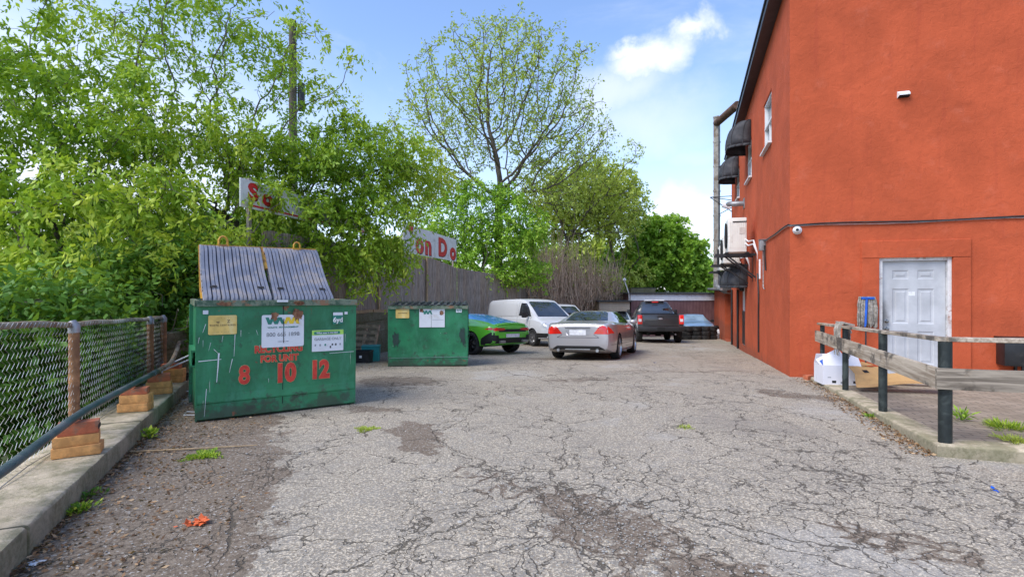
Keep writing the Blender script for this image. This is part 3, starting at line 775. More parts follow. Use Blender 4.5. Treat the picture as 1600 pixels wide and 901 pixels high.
MB().box((0, .07, .12), (.2, .14, .26), bev=.01).build('box_body', M_METALG, jb, 40); MB().box((0, .075, .255), (.23, .16, .012)).build('lid', M_METALG, jb)
MB().tube([(0,.05,0),(0,.05,-.9),(-.05,.03,-.95)], .014, 8).build('conduit', M_METALG, jb, 60)
MB().tube([(-.25,.05,.1),(-.22,.04,-.2),(-.24,.03,-.5)], .02, 8).build('cable', M_BLACK, jb, 60)
tdp = tw(1187)
dp = empty('drain_hose', sideP(tdp, -.2, .03), label='thin black drain hose running down the side wall', cat='hose'); off = dp.location.copy()
MB().tube([sideP(tdp+.02*math.sin(z*3)+(.35*max(0, z-1.35)), z, .03)-off for z in np.linspace(sidez(1187,550), 1.9, 14)], .02, 8).build('hose', M_BLACK, dp, 60)
MB().tube([sideP(tdp-.3, z, .03)-off for z in (2.25, 1.75)], .028, 8).build('white_sleeve', M_WHITE, dp, 60)
for i, px in enumerate((1155, 1145.5)):
    t = tw(px); y = BC.y+BS.y*t; o = empty('downpipe', sideP(t, gz(0,y), .05), label=('black downpipe beside the white side door' if i == 0 else 'black downpipe under the far end of the lower awning'), cat='downpipe')
    MB().tube([(0,0,.02),(0,0,1.45-gz(0,y))], .04, 8).build('pipe', M_BLACK, o, 60)
# vent pipe and lamp arm on the upper wall
vt = tw(1163); vz = sidez(1160, 322)
vp = empty('wall_vent', sideP(vt, vz, 0), math.atan2(BS.y, BS.x), label='short galvanised vent elbow above the air conditioners', cat='vent')
MB().tube([(0,-.02,0),(0,.14,0),(.02,.3,.0),(.1,.42,.02),(.3,.46,.05)], .085, 12).build('pipe', M_METALG, vp, 50)
MB().box((0,.012,0), (.3,.02,.34)).build('flange', M_METALG, vp)
fl = empty('wall_floodlight', sideP(T1-.25, sidez(1148, 310), 0), math.atan2(BS.y, BS.x), label='floodlight on thin black arms below the second upper awning', cat='floodlight')
mb = MB()
mb.tube([(0,0,.3),(0,.85,.3)], .016, 6); mb.tube([(0,0,-.35),(0,.85,.29)], .016, 6); mb.tube([(.4,0,.2),(0,.85,.3)], .016, 6); mb.build('arm', M_BLACK, fl)
MB().lathe([(0,.0),(.06,.0),(.11,.3),(.1,.32),(0,.30)], 14, Matrix.Translation((-.3,.1,-.25)) @ Matrix.Rotation(R(-60), 4, 'X')).build('lamp_head', M_WHITE, fl, 40)
# front wall: security camera, vent hood
sc_ = empty('security_camera', frontP(.12, frontz(1242, 360), 0), label='small white round security camera at the building corner', cat='camera')
sc_.rotation_euler = (0, 0, math.atan2(BF.y, BF.x))
MB().lathe([(0,0),(.075,0),(.078,.02),(.06,.04),(0,.04)], 20, Matrix.Rotation(R(90), 4, 'X')).build('mount', M_WHITE, sc_, 40)
mb = MB(); mb.lathe([(.05*math.sin(a)+.0, -.05*math.cos(a)) for a in np.linspace(0, math.pi, 12)], 20, Matrix.Translation((-.02,-.075,0)) @ Matrix.Diagonal((1.35,1.2,1.2,1))); mb.build('housing', M_WHITE, sc_, 60)
MB().lathe([(0,.0),(.026,0),(.024,.012),(0,.016)], 16, Matrix.Translation((-.02,-.13,.0)) @ Matrix.Rotation(R(90), 4, 'X')).build('lens', M_BLACK, sc_, 40)
vh = empty('vent_hood', frontP(uw(1411), frontz(1411, 148), 0), math.atan2(BF.y, BF.x), label='tiny white exhaust hood high on the front wall', cat='vent')
mb = MB(); mb.add([(-.09,0,.06),(.09,0,.06),(.08,-.09,.0),(-.08,-.09,.0),(-.09,0,-.06),(.09,0,-.06),(.08,-.09,-.03),(-.08,-.09,-.03)], [(0,1,2,3),(0,3,7,4),(1,2,6,5),(3,2,6,7)]); mb.build('hood', M_WHITE, vh)
MB().box((0,-.03,-.045), (.15,.06,.02)).build('flap', M_DARK, vh)

# ------------------------------------------------------------------ white six-panel door
def mat_door():
    m, nd, b = newmat('door_paint'); P = nd.co()
    c = nd.mix(nd.mr(nd.noise(P, 2.5, 5, .6), .3, .7), (.40,.41,.43), (.53,.54,.565))
    q = nd.mapping(P, loc=(.06,0,1.05), sc=(.13,1,.42), kind='TEXTURE')
    sm = nd.mr(nd.m('ADD', nd.vm('LENGTH', q, out=1), nd.m('MULTIPLY', nd.noise(P, 9, 5, .7), .9)), .75, 1.6, .8, 0)
    c = nd.mix(sm, c, (.12,.115,.11))
    q2 = nd.mapping(P, loc=(.22,0,1.35), sc=(.12,1,.25), kind='TEXTURE')
    sm2 = nd.mr(nd.m('ADD', nd.vm('LENGTH', q2, out=1), nd.m('MULTIPLY', nd.noise(P, 7, 5, .7), .9)), .7, 1.6, .3, 0)
    c = nd.mix(sm2, c, (.25,.24,.24))
    setb(nd, b, c, .5, 0, nd.bump(nd.noise(P, 40, 3), .08, .002), .4); return m
M_DOOR = mat_door()
DW = door_u[1]-door_u[0]; DH = dz1-dz0-.02
dr = empty('door', frontP(door_u[0], dz0+.02, -.09)-boff, math.atan2(BF.y, BF.x)); dr.parent = bld
dr['label'] = 'grey-white six-panel steel door behind the patio railing'
mb = MB(); fw = .055
mb.box((fw/2, 0, DH/2), (fw, .13, DH)); mb.box((DW-fw/2, 0, DH/2), (fw, .13, DH)); mb.box((DW/2, 0, DH-fw/2), (DW-2*fw-.002, .13, fw)); mb.box((DW/2, .0, .015), (DW-2*fw-.002, .16, .03))
mb.build('frame', surf('chipped_white_frame', (.66,.66,.65), .6, 0, .15, 8, (.33,.17,.11), .3, 7), dr)
x0, x1 = fw+.004, DW-fw-.004; z0, z1 = .034, DH-fw-.004
# slab with sunk panels
lw = x1-x0; pw = .245; gx = [(x0+.165, x0+.165+pw), (x1-.165-pw, x1-.165)]; gzz = [(.22,.80),(.93,1.55),(1.72,1.88)]
mb = MB(); yf = .0
xs = sorted(set([x0, x1]+[q for g in gx for q in g])); zs = sorted(set([z0, z1]+[q for g in gzz for q in g]))
for a, b_ in zip(xs[:-1], xs[1:]):
    for c, d_ in zip(zs[:-1], zs[1:]):
        if (a, b_) in gx and (c, d_) in gzz:
            i = .018; j = .045; dp1 = .011
            lv = [(0, yf), (i, yf+dp1), (j, yf+dp1), (j+.015, yf+.003)]
            rings = [[(a+k, y_, c+k), (b_-k, y_, c+k), (b_-k, y_, d_-k), (a+k, y_, d_-k)] for k, y_ in lv]
            vs = sum(rings, []); fs = []
            for r_ in range(3):
                for k in range(4): fs.append((r_*4+k, r_*4+(k+1)%4, r_*4+4+(k+1)%4, r_*4+4+k))
            fs.append((12,13,14,15)); mb.add(vs, fs)
        else: mb.add([(a,yf,c),(b_,yf,c),(b_,yf,d_),(a,yf,d_)], [(0,1,2,3)])
mb.build('panel', M_DOOR, dr)
M_CHROME = surf('dark_chrome', (.25,.24,.23), .25, .9, .2)
for z, r_ in ((.97,.028), (.83,.032)):
    mb = MB(); mb.lathe([(r_*1.1,0),(r_*1.15,.006),(r_*.6,.012),(r_*.55,.03),(r_,.045),(r_*.8,.065),(0,.07)], 16, Matrix.Translation((x0+.075, 0, z)) @ Matrix.Rotation(R(90), 4, 'X')); mb.build('deadbolt' if z > .9 else 'knob', M_CHROME, dr, 50)
mb = MB(); mb.box((x0+.012, -.004, .95), (.02, .006, .36)); mb.build('latch_plate', M_BLACK, dr)
for z in (.25, 1.05, 1.8): MB().tube([(x1+.004,-.012,z-.05),(x1+.004,-.012,z+.05)], .009, 8).build('hinge', M_METALG, dr)
MB().box((.5*(x0+x1)-.02, -.003, 1.46), (.10, .003, .075)).build('paper_notice', M_WHITE, dr)
# door sill slab and grey threshold
mb = MB(); mb.box((DW/2, -.14, -.01), (DW+.1, .2, .05)); mb.build('threshold', M_METALG, dr)
# far corner brick at the wall foot
bk = empty('loose_brick', (5.33, 9.2, gz(5,9.2)+.0), .5, label='reddish brick lying at the foot of the building corner', cat='brick')
MB().box((0,0,.045), (.2,.1,.09), bev=.01).build('brick_body', M_BRICK, bk, 40)
# ------------------------------------------------------------------ dumpsters
def mat_green(name, sc_, seed, streak=1.0):
    m, nd, b = newmat(name); P = nd.mapping(nd.co(), loc=(seed, seed*1.7, 0))
    n = nd.noise(P, 1.6, 6, .62, .4); n2 = nd.noise(nd.mapping(P, sc=(1,1,.4)), 5, 6, .7)
    c = nd.mix(nd.mr(n, .3, .7), (.012,.12,.05), (.026,.225,.095))
    c = nd.mix(nd.m('MULTIPLY', nd.mr(n2, .45, .72), .6), c, (.06,.26,.15))
    c = nd.mix(nd.m('MULTIPLY', nd.mr(nd.noise(P, 3, 7, .75), .56, .66), .65), c, (.014,.05,.032))
    # vertical rub marks and drips
    st = nd.noise(nd.mapping(P, sc=(26, 26, 1.3)), 1.0, 3, .6)
    dm = nd.noise(P, 2.2, 3)
    c = nd.mix(nd.m('MULTIPLY', nd.m('MULTIPLY', nd.mr(st, .70, .73), nd.mr(dm, .46, .56)), .85*streak), c, (.55,.60,.56))
    z = nd.sep(nd.co())[2]
    lo = nd.mr(z, .32, .02)
    c = nd.mix(nd.m('MULTIPLY', nd.mr(nd.m('ADD', nd.noise(P, 6, 6, .7), nd.m('MULTIPLY', lo, .22)), .55, .72), .7), c, (.05,.052,.04))
    # rust
    ru = nd.noise(P, 4.4, 8, .72, .3)
    hi = nd.mr(z, 1.1, 1.38)
    rf = nd.mr(nd.m('ADD', ru, nd.m('MULTIPLY', hi, .07)), .655, .70)
    c = nd.mix(rf, c, nd.mix(nd.mr(n2, .4, .6), (.10,.03,.016), (.25,.10,.05)))
    sc2 = nd.mr(nd.vor(nd.mapping(P, sc=(1,1,.35)), 13), .05, .035)
    c = nd.mix(nd.m('MULTIPLY', nd.m('MULTIPLY', sc2, nd.mr(dm, .48, .58)), .9), c, (.6,.66,.62))
    nr = nd.bump(nd.noise(P, 2.1, 3), .5, .03, nd.bump(n2, .25, .006))
    setb(nd, b, c, nd.mr(n2, .3, .7, .36, .62), 0, nr, .45); return m
M_GRN = mat_green('green_bin_paint', 1, 0)
M_GRN2 = mat_green('green_bin_paint_faded', 1, 4.3, .5)
M_GRN.diffuse_color = (.01,.2,.1,1)
def mat_rim(name):
    m, nd, b = newmat(name); P = nd.co()
    n = nd.noise(P, 7, 7, .72)
    c = nd.mix(nd.mr(n, .42, .58), (.035,.085,.05), (.16,.20,.14))
    c = nd.mix(nd.mr(nd.noise(P, 4, 7, .75), .54, .62), c, (.24,.13,.07))
    setb(nd, b, c, .6, 0, nd.bump(n, .4, .006)); return m
M_RIM = mat_rim('worn_rim_paint')
M_YEL = surf('yellow_lift_bar', (.62,.33,.03), .5, 0, .2, 6, (.25,.10,.04), .55, 6, bump=.3)
M_LID = surf('sky_tinted_plastic_lid', (.165,.18,.235), .5, 0, .2, 3, (.27,.24,.23), .45, 3, bump=.1)  # blue tint is the sky's reflection on the lids, put into the base colour
M_LIDK = surf('black_plastic_lid', (.022,.024,.026), .45, 0, .3, 4, (.10,.11,.10), .45, 4, bump=.1)
M_STW = surf('white_sticker', (.68,.70,.74), .45, 0, .06, 3, (.5,.45,.4), .15, bump=0)
M_STY = surf('yellow_sticker', (.72,.50,.14), .5, 0, .2, 8, (.75,.62,.3), .5, 4, bump=0)
M_TRED = surf('red_stencil', (.62,.045,.025), .5, 0, .2, 6, (.40,.03,.02), .4, 9, bump=0)
M_TGR = surf('logo_green', (.02,.20,.15), .5, bump=0); M_TYE = surf('logo_yellow', (.80,.55,.03), .5, bump=0)
M_TGY = surf('grey_print', (.27,.28,.30), .5, bump=0); M_TLG = surf('lime_print', (.35,.62,.10), .5, bump=0); M_TWH = surf('white_print', (.8,.8,.8), .5, bump=0)
M_TDK = surf('faded_brown_print', (.20,.12,.05), .5, bump=0)
M_RUSTP = surf('rust_patch', (.16,.065,.035), .9, 0, .5, 25, (.33,.17,.09), .6, 14, bump=.5)

def Mf(x, z, y=-.002): return Matrix.Translation((x, y, z)) @ Matrix.Rotation(R(90), 4, 'X')      # onto the front face
def rrect(w, h, r=.02, n=4):
    pts = []
    for cx_, cy_, a0 in ((w/2-r, h/2-r, 0), (-w/2+r, h/2-r, 90), (-w/2+r, -h/2+r, 180), (w/2-r, -h/2+r, 270)):
        for k in range(n+1): a = R(a0+90*k/n); pts.append((cx_+r*math.cos(a), cy_+r*math.sin(a)))
    return pts
def plate(name, x, z, w, h, mat, parent, r=.015, y=-.0015, t=.0015, holes=None):
    mb = MB(); mb.prism(rrect(w, h, r), 0, t, Mf(x, z, y)); return mb.build(name, mat, parent)
def blob(name, x, z, rx, rz_, mat, parent, y, seed):
    rr_ = random.Random(seed); pts = []
    for k in range(22):
        a = 2*math.pi*k/22; q = rr_.uniform(.6, 1.15); pts.append((rx*q*math.cos(a), rz_*q*math.sin(a)))
    mb = MB(); mb.prism(pts, 0, .0012, Mf(x, z, y)); return mb.build(name, mat, parent)

def dumpster_body(root, Wd, Dp, H, mat, rimh=.07):
    mb = MB(); e = .035
    # shell: front slightly bowed and dented, sloped lower lip
    nx_, nz_ = 16, 10; vs = []
    rr_ = random.Random(int(Wd*1000))
    ph = rr_.uniform(0, 6)
    def fy(x, z):
        y = .012*math.sin(3*x+ph)*math.sin(2.2*z+ph)+.006*math.sin(9*x)*math.sin(7*z)
        return -abs(y)*.5
    zs = [0.0, .02, .19, .205, .22]+list(np.linspace(.3, H-rimh, 9))
    xs = np.linspace(0, Wd, 19)
    for z in zs:
        for x in xs:
            y = fy(x, z) if z > .22 else (-.010 if z > .195 else (.0 if z > .01 else .03))
            vs.append((x, y, z))
    n = len(xs)
    mb.add(vs, [(j*n+i, j*n+i+1, (j+1)*n+i+1, (j+1)*n+i) for j in range(len(zs)-1) for i in range(n-1)])
    Zt = H-rimh
    mb.add([(0,0,0),(0,Dp,0),(0,Dp,Zt),(0,0,Zt)], [(0,1,2,3)]); mb.add([(Wd,0,0),(Wd,Dp,0),(Wd,Dp,Zt),(Wd,0,Zt)], [(0,1,2,3)])
    mb.add([(0,Dp,0),(Wd,Dp,0),(Wd,Dp,Zt),(0,Dp,Zt)], [(0,1,2,3)]); mb.add([(0,.03,0),(Wd,.03,0),(Wd,Dp,0),(0,Dp,0)], [(0,1,2,3)])
    ie = .05; mb.add([(ie,ie,.1),(Wd-ie,ie,.1),(Wd-ie,Dp-ie,.1),(ie,Dp-ie,.1),(ie,ie,Zt),(Wd-ie,ie,Zt),(Wd-ie,Dp-ie,Zt),(ie,Dp-ie,Zt)], [(0,1,2,3),(0,1,5,4),(1,2,6,5),(2,3,7,6),(3,0,4,7)])
    body = mb.build('body', mat, root, fix=False)
    mb = MB()
    for a, b_ in (((-.012,-.012),(Wd+.02,-.012)), ((-.012,Dp+.01),(Wd+.02,Dp+.01))):
        mb.quadbox((a[0],a[1],Zt+rimh/2), (b_[0],b_[1],Zt+rimh/2), .06, rimh)
    for x in (-.005, Wd+.005): mb.quadbox((x,.02,Zt+rimh/2-.001), (x,Dp-.02,Zt+rimh/2-.001), .055, rimh-.004)
    mb.build('rim', M_RIM, root)
    # fork pockets and corner posts on both sides
    for x, sgn in ((0,-1),(Wd,1)):
        mb = MB()
        mb.box((x+sgn*.025, Dp*.55, .78), (.05, Dp*.6, .02)); mb.box((x+sgn*.025, Dp*.55, .60), (.05, Dp*.6, .02)); mb.box((x+sgn*.046, Dp*.55, .69), (.010, Dp*.6, .20))
        mb.build('fork_pocket', mat, root)
        MB().box((x+sgn*.010, .05, Zt/2), (.02, .10, Zt-.004)).build('corner_post', mat, root); MB().box((x+sgn*.02, Dp-.05, Zt/2), (.04, .08, Zt-.004)).build('corner_post', mat, root)
    mb = MB()
    for x in (.12, Wd-.12):
        for y in (.15, Dp-.15): mb.box((x, y, -.02), (.16, .12, .05))
    mb.build('skid', M_BLACK, root)
    return body

# big dumpster, lids thrown open
A0 = Vector((-3.63, 5.90)); A1 = Vector((-2.135, 6.915)); ang = math.atan2(A1.y-A0.y, A1.x-A0.x); WD = (A1-A0).length; HD = 1.40
D1 = empty('dumpster', (A0.x, A0.y, gz(-3.6, 5.9)-.005), ang, label='big green dumpster with its ribbed grey lids thrown open and red numbers 8 10 12', cat='dumpster')
D1.rotation_euler = (0, .008, ang)
D1.location.z = gz(A0.x, A0.y)+.005
DP = 1.30
dumpster_body(D1, WD, DP, HD, M_GRN)
mb = MB(); mb.box((WD*.505, -.0035, .72), (.008, .003, 1.22)); mb.build('front_seam', M_DARK, D1)
# lids: ribbed plastic sheets leaning back from the hinge rod
hy, hz_ = 1.08, 1.36; ly, lz = 2.10, 2.20
ax_y = Vector((0, ly-hy, lz-hz_)); Ll = ax_y.length; uy = ax_y.normalized(); un = Vector((0, -uy.z, uy.y))
lid_w = (WD-.10)/2
for k in range(2):
    x0 = .11+k*(lid_w+.012); mb = MB(); nr = 8; prof = []; pw_ = lid_w/nr
    for i in range(nr):
        b0 = i*pw_; prof += [(b0, -.015), (b0+pw_*.09, -.015), (b0+pw_*.14, .036), (b0+pw_*.50, .036), (b0+pw_*.53, .018), (b0+pw_*.59, .018), (b0+pw_*.62, .036), (b0+pw_*.95, .036)]
    prof.append((lid_w, .0)); vs = []; m_ = 14
    for j in range(m_+1):
        s = j/m_; sag = -.07*math.sin(math.pi*s)*(.6+.5*k); fade = min(1, (1-s)*9, 1) * (0.15+.85*min(1, s*14))
        for x, h in prof:
            xx = x0+x*(1-.03*s)+(.05 if k == 0 else -.045)*0+.02*math.sin(s*3)*(k-.5)
            p = Vector((xx-.055*s*(k*2-1)*0, hy, hz_))+uy*(Ll*s)+un*(h*fade+sag); vs.append(p)
    n = len(prof); mb.add(vs, [(j*n+i, j*n+i+1, (j+1)*n+i+1, (j+1)*n+i) for j in range(m_) for i in range(n-1)])
    lid = mb.build('lid', M_LID, D1, fix=False, smooth=25)
    mod = lid.modifiers.new('s', 'SOLIDIFY'); mod.thickness = .006; mod.offset = -1
    rr_ = random.Random(k); sb = MB()                        # drain slots along the lid's edges and hinges
    for xe in (.018, lid_w-.02):
        for s in np.arange(.14, .93, .058):
            if rr_.random() < .8:
                sag = -.07*math.sin(math.pi*s)*(.6+.5*k)
                p = Vector((x0+xe*(1-.03*s)+rr_.uniform(-.008,.008)+.02*math.sin(s*3)*(k-.5), hy, hz_))+uy*(Ll*s)+un*(sag+.004); sb.prism([(-.015,-.022),(.012,-.027),(.017,.018),(-.009,.024)], 0, .004, Matrix.Translation(p) @ Matrix((Vector((1,0,0)), uy, un)).transposed().to_4x4())
    for xe in (.13, lid_w-.13):
        for q in range(3):
            s = .22+rr_.uniform(-.01,.01); p = Vector((x0+xe+(q-1)*.028, hy, hz_))+uy*(Ll*s)+un*(.05-.07*math.sin(math.pi*s)*(.6+.5*k)); sb.prism([(-.016,-.016),(.016,-.018),(.018,.018),(-.016,.018)], 0, .004, Matrix.Translation(p) @ Matrix((Vector((1,0,0)), uy, un)).transposed().to_4x4())
    sb.build('slot', M_DARK, lid)
# lift bar behind the lids
mb = MB(); top = Vector((0, ly, lz))+un*(-.03)+uy*.025
mb.quadbox(Vector((.13,0,0))+top+uy*-.03, Vector((WD-.02,0,0))+top+uy*-.0, .05, .055)
mb.quadbox(Vector((.11+lid_w,0,0))+top-uy*.5-un*.04, Vector((.11+lid_w,0,0))+top, .09, .03)
for x in (.12, WD-.2): mb.quadbox((x, DP-.02, 1.36), (x, DP+.42, 1.52), .05, .05); mb.quadbox((x, DP+.42, 1.50), Vector((x,0,0))+top-un*.02, .05, .05)
bar = mb.build('lift_bar', M_YEL, D1)
for x, s_ in ((.42, 1.15), (WD-.32, .95)):
    pts = [Vector((x+(-.055 if a else .055)*s_, ly, lz-.02)) for a in (1,)]
    arc = [(-.05,0),(-.05,.09),(-.032,.125),(0,.14),(.032,.125),(.05,.09),(.05,0)]
    mb = MB(); mb.tube([Vector((x+a*s_, ly, lz-.02+b_*s_)) for a, b_ in arc], .015*s_, 8); mb.box((x, ly, lz-.005), (.14*s_, .03, .045)); mb.build('lift_eye', M_YEL, bar, 50)
# hinge rod, catches on the rim
mb = MB(); mb.tube([(.0, hy, hz_), (WD-.02, hy, hz_)], .014, 8)
mb.build('hinge_rod', M_RUST, D1)
mb = MB(); mb.quadbox((WD*.46, -.045, HD-.012), (WD*.53, -.045, HD-.012), .03, .025); mb.build('rim_latch', M_STW, D1)
for k, (x, w_) in enumerate(((.22,.09),(WD*.605,.075),(WD*.60,.07))): blob('rust_patch', x if k else .27, HD-.04, w_, .026, M_RUSTP, D1, -.0445, k+3)

# stickers, sizes read from the photograph at the front plane
def fpx(px, py, root=D1, A=A0, dirv=(A1-A0).normalized()):
    r = (px-800)/800; t = (r*A.y-A.x)/(dirv.x-r*dirv.y); Y = A.y+dirv.y*t
    return t, 1.5-(py-450.5)/800*Y-root.location.z
t, z = fpx(346.5, 507); plate('sticker_yellow', t, z, .295, .225, M_STY, D1, y=-.014)
for k, (s_, zz) in enumerate((('w', .035), ('Z', .04), ('W A S T E   C O N T A I N E R', -.003), ('. .   .   . .  .', -.075), ('. .  -   .    .', .085))):
    text_mesh('sticker_print', s_, (.045,.05,.026,.03,.03)[k], M_TDK, D1, Mf(t+(-.05,.06,0,0,0)[k], z+zz, -.0165), .0008, sx=(1,1,.78,1,1)[k])
t, z = fpx(319.5, 487.5); plate('sticker_small', t, z, .055, .045, M_STW, D1, .004, y=-.014)
# logo plate
t, z = fpx(441, 515.5); lw_, lh_ = .49, .40
plate('logo_plate', t, z, lw_, lh_, M_STW, D1, .02, y=-.015, t=.002)
def logo(root, t, z, k=1.0, half=False, y=-.0185):
    """a W in green running into a gold M, cut from slanted bars"""
    h = .085*k; w_ = .052*k; y0 = z+.085*k
    def strokes(xs_, mat):
        mb = MB()
        for a, b_ in xs_: mb.prism([(a-w_/2, 0+(h if 0 else 0)), (a+w_/2, 0), (b_+w_/2, h), (b_-w_/2, h)] , 0, .0012, Mf(t, y0, y)); y_ = 0
        return mb.build('logo_letter', mat, root, fix=True)
    x = -.155*k; s = .042*k
    mbs = [(x, x-.03*k), (x, x+.035*k), (x+.072*k, x+.036*k), (x+.073*k, x+.11*k), (x+.155*k, x+.115*k)]
    for i, ab in enumerate(mbs):
        mb = MB(); a, b_ = ab; mb.prism([(a-w_*.36, 0), (a+w_*.36, 0), (b_+w_*.36, h), (b_-w_*.36, h)], 0, .0010+.00005*i, Mf(t, y0, y)); mb.build('logo_letter', M_TGR, root)
    if half: return
    x = .02*k
    mbs = [(x, x+.035*k), (x+.075*k, x+.037*k), (x+.077*k, x+.112*k), (x+.155*k, x+.114*k)]
    for i, ab in enumerate(mbs):
        mb = MB(); a, b_ = ab; mb.prism([(a-w_*.36, 0), (a+w_*.36, 0), (b_+w_*.36, h), (b_-w_*.36, h)], 0, .0011+.00005*i, Mf(t, y0, y)); mb.build('logo_letter', M_TYE, root)
logo(D1, t, z)
text_mesh('print', 'WASTE  MANAGEMENT', .026, M_TGR, D1, Mf(t, z+.045, -.018), .0006, sx=1.3)
text_mesh('print', '800 665 1898', .068, M_TGY, D1, Mf(t, z-.045, -.018), .0012, sx=1.02)
text_mesh('print', 'www.wm.com', .022, M_TGY, D1, Mf(t, z-.13, -.018), .0002)
mb = MB(); mb.box((t+.005, -.0192, z-.0), (.008, .002, .30)); mb.build('sticker_crack', M_DARK, D1)
blob('rust_patch', t-.10, z+.185, .05, .055, M_RUSTP, D1, -.0195, 11); blob('rust_patch', t+.17, z+.20, .07, .085, M_RUSTP, D1, -.0197, 12)
# garbage-only sign
t, z = fpx(511, 530); plate('garbage_sign', t, z, .40, .275, M_STW, D1, .006, y=-.0145, t=.002)
plate('sign_header', t, z+.105, .40, .062, M_TLG, D1, .005, y=-.0172, t=.001)
plate('sign_header_band', t-.01, z+.10, .33, .036, M_TGR, D1, .012, y=-.0185, t=.001)
text_mesh('print', 'What goes in this bin?', .03, M_TWH, D1, Mf(t-.01, z+.10, -.0202), .0006, sx=1.0)
text_mesh('print', 'GARBAGE ONLY', .05, M_TGY, D1, Mf(t, z+.02, -.018), .001, sx=.92)
for k, dx in enumerate((-.16,-.10,-.035,.03,.055,.10,.155)):
    mb = MB(); mb.prism([(-.008-.002*(k%3),-.012),(.009,-.013-.004*(k%2)),(.012,.01),(-.004,.015)], 0, .001, Mf(t+dx, z-.055-(.03 if k == 3 else 0), -.018)); mb.build('pictogram', (M_TGY, M_TGY, M_TGR, M_BLACK, M_BLACK, M_BLACK, M_TGY)[k], D1)
# volume sticker
t, z = fpx(526.5, 497.5); plate('volume_sticker', t, z, .135, .115, M_TGR, D1, .008, y=-.0145, t=.0015)
text_mesh('print', '6yd', .088, M_TWH, D1, Mf(t, z-.005, -.0175), .0025)
plate('sticker_small', t, z+.075, .125, .04, M_STW, D1, .003, y=-.0145); plate('sticker_small', t+.105, z+.085, .04, .035, M_STW, D1, .003, y=-.0145)
# stencilled words and numbers
for s_, px_, py_, sz, sx_, bo in (('RECYCLING', 435, 543.5, .120, .86, .005), ('FOR UNIT', 436, 558.5, .110, .88, .005), ('8', 381, 586, .30, .80, .011), ('10', 445, 582, .305, .80, .018), ('12', 498.5, 576.5, .305, .80, .018)):
    t, z = fpx(px_, py_); M_ = Mf(t, z, -.0135)
    text_mesh('stencil_halo', s_, sz, surf('pale_halo', (.38,.35,.16), .6, bump=0) if s_ == 'RECYCLING' else bpy.data.materials['pale_halo'], D1, M_, bo+.0045, sx=sx_)
    text_mesh('stencil', s_, sz, M_TRED, D1, Mf(t, z, -.0155), bo, sx=sx_)
# paint drips and scrapes with their own shapes
def drip(px_, py_, L_, w_, root, fp, seed, lean=0):
    rr_ = random.Random(seed); t, z = fp(px_, py_); pts = []
    for k in range(7):
        f = k/6; pts.append((-w_*(.5+.4*rr_.random())*(1-.6*f)+lean*f, -L_*f))
    for k in range(6, -1, -1):
        f = k/6; pts.append((w_*(.5+.4*rr_.random())*(1-.6*f)+lean*f, -L_*f))
    mb = MB(); mb.prism(pts, 0, .0008, Mf(t, z, -.0135)); mb.build('paint_drip', M_STW, root)
for i, (px_, py_, L_, w_, le) in enumerate(((341,551,.34,.016,-.02),(333,545,.07,.007,.06),(366,522,.26,.006,-.01),(375,515,.08,.005,0),(347,524,.07,.005,-.01),(320,506,.10,.006,-.03),(322,607,.32,.006,-.02),(362,560,.16,.008,-.03),(310,527,.07,.005,-.01),(328,535,.09,.004,-.02),(399,515,.06,.004,.02),(404,538,.05,.004,.01),(538,520,.10,.004,0),(419,590,.05,.004,0),(316,531,.08,.003,0),(454,545,.07,.004,0))):
    drip(px_, py_, L_, w_*.7, D1, fpx, i, le)
mb = MB(); t, z = fpx(309, 565); mb.prism([(0,0),(.23,.012),(.23,.018),(0,.010)], 0, .0008, Mf(t, z, -.0135)); mb.build('scratch', M_STW, D1)
mb = MB(); t, z = fpx(540, 548); mb.prism([(-.22,-.004),(.1,.0),(.1,.005),(-.22,.0)], 0, .0008, Mf(t, z, -.0135)); mb.build('scratch', M_STW, D1)

# second dumpster, closed
B0 = Vector((-2.78, 11.55)); B1 = Vector((-1.03, 11.70)); ang = math.atan2(B1.y-B0.y, B1.x-B0.x); WD2 = (B1-B0).length
D2 = empty('dumpster', (B0.x, B0.y, gz(-2, 11.6)-.0), ang, label='smaller-looking closed green dumpster standing farther back by the fence', cat='dumpster')
HD2 = 1.37
dumpster_body(D2, WD2, 1.35, HD2, M_GRN2)
for k in range(2):
    lw2 = WD2/2-.02; x0 = .01+k*(lw2+.02); mb = MB(); nr = 6; pw_ = lw2/nr; prof = []
    for i in range(nr):
        b0 = i*pw_; prof += [(b0, 0), (b0+pw_*.3, 0), (b0+pw_*.4, .05), (b0+pw_*.8, .05), (b0+pw_*.9, 0)]
    prof.append((lw2, 0)); vs = []; m_ = 8
    for j in range(m_+1):
        s = j/m_; y = -.04+s*1.40
        for x, h in prof: vs.append((x0+x+.025*math.sin(s*2), y, HD2+.012+(h*(1 if 0 < j < m_ else .25))+.03*math.sin(math.pi*min(1, s*2)/1)*.3+.02*s))
    n = len(prof); mb.add(vs, [(j*n+i, j*n+i+1, (j+1)*n+i+1, (j+1)*n+i) for j in range(m_) for i in range(n-1)])
    lid = mb.build('lid', M_LIDK, D2, fix=False); mod = lid.modifiers.new('s', 'SOLIDIFY'); mod.thickness = .008
fp2 = lambda px, py: fpx(px, py, D2, B0, (B1-B0).normalized())
t, z = fp2(629, 489); plate('sticker_yellow', t, z, .30, .225, M_STY, D2, y=-.014)
text_mesh('sticker_print', 'WASTE CONTAINER', .026, M_TDK, D2, Mf(t, z, -.0165), .0008, sx=.85)
t, z = fp2(674.5, 496.5); plate('logo_plate', t-.145, z, .265, .42, M_STW, D2, .01, y=-.0145, t=.002); plate('logo_plate', t+.145, z, .30, .42, M_STW, D2, .01, y=-.0145, t=.002)
logo(D2, t, z+.0, 1.0, half=True)
mb = MB(); mb.box((t+.14, -.0185, z-.04), (.26, .0015, .005)); mb.build('print', M_TGY, D2)
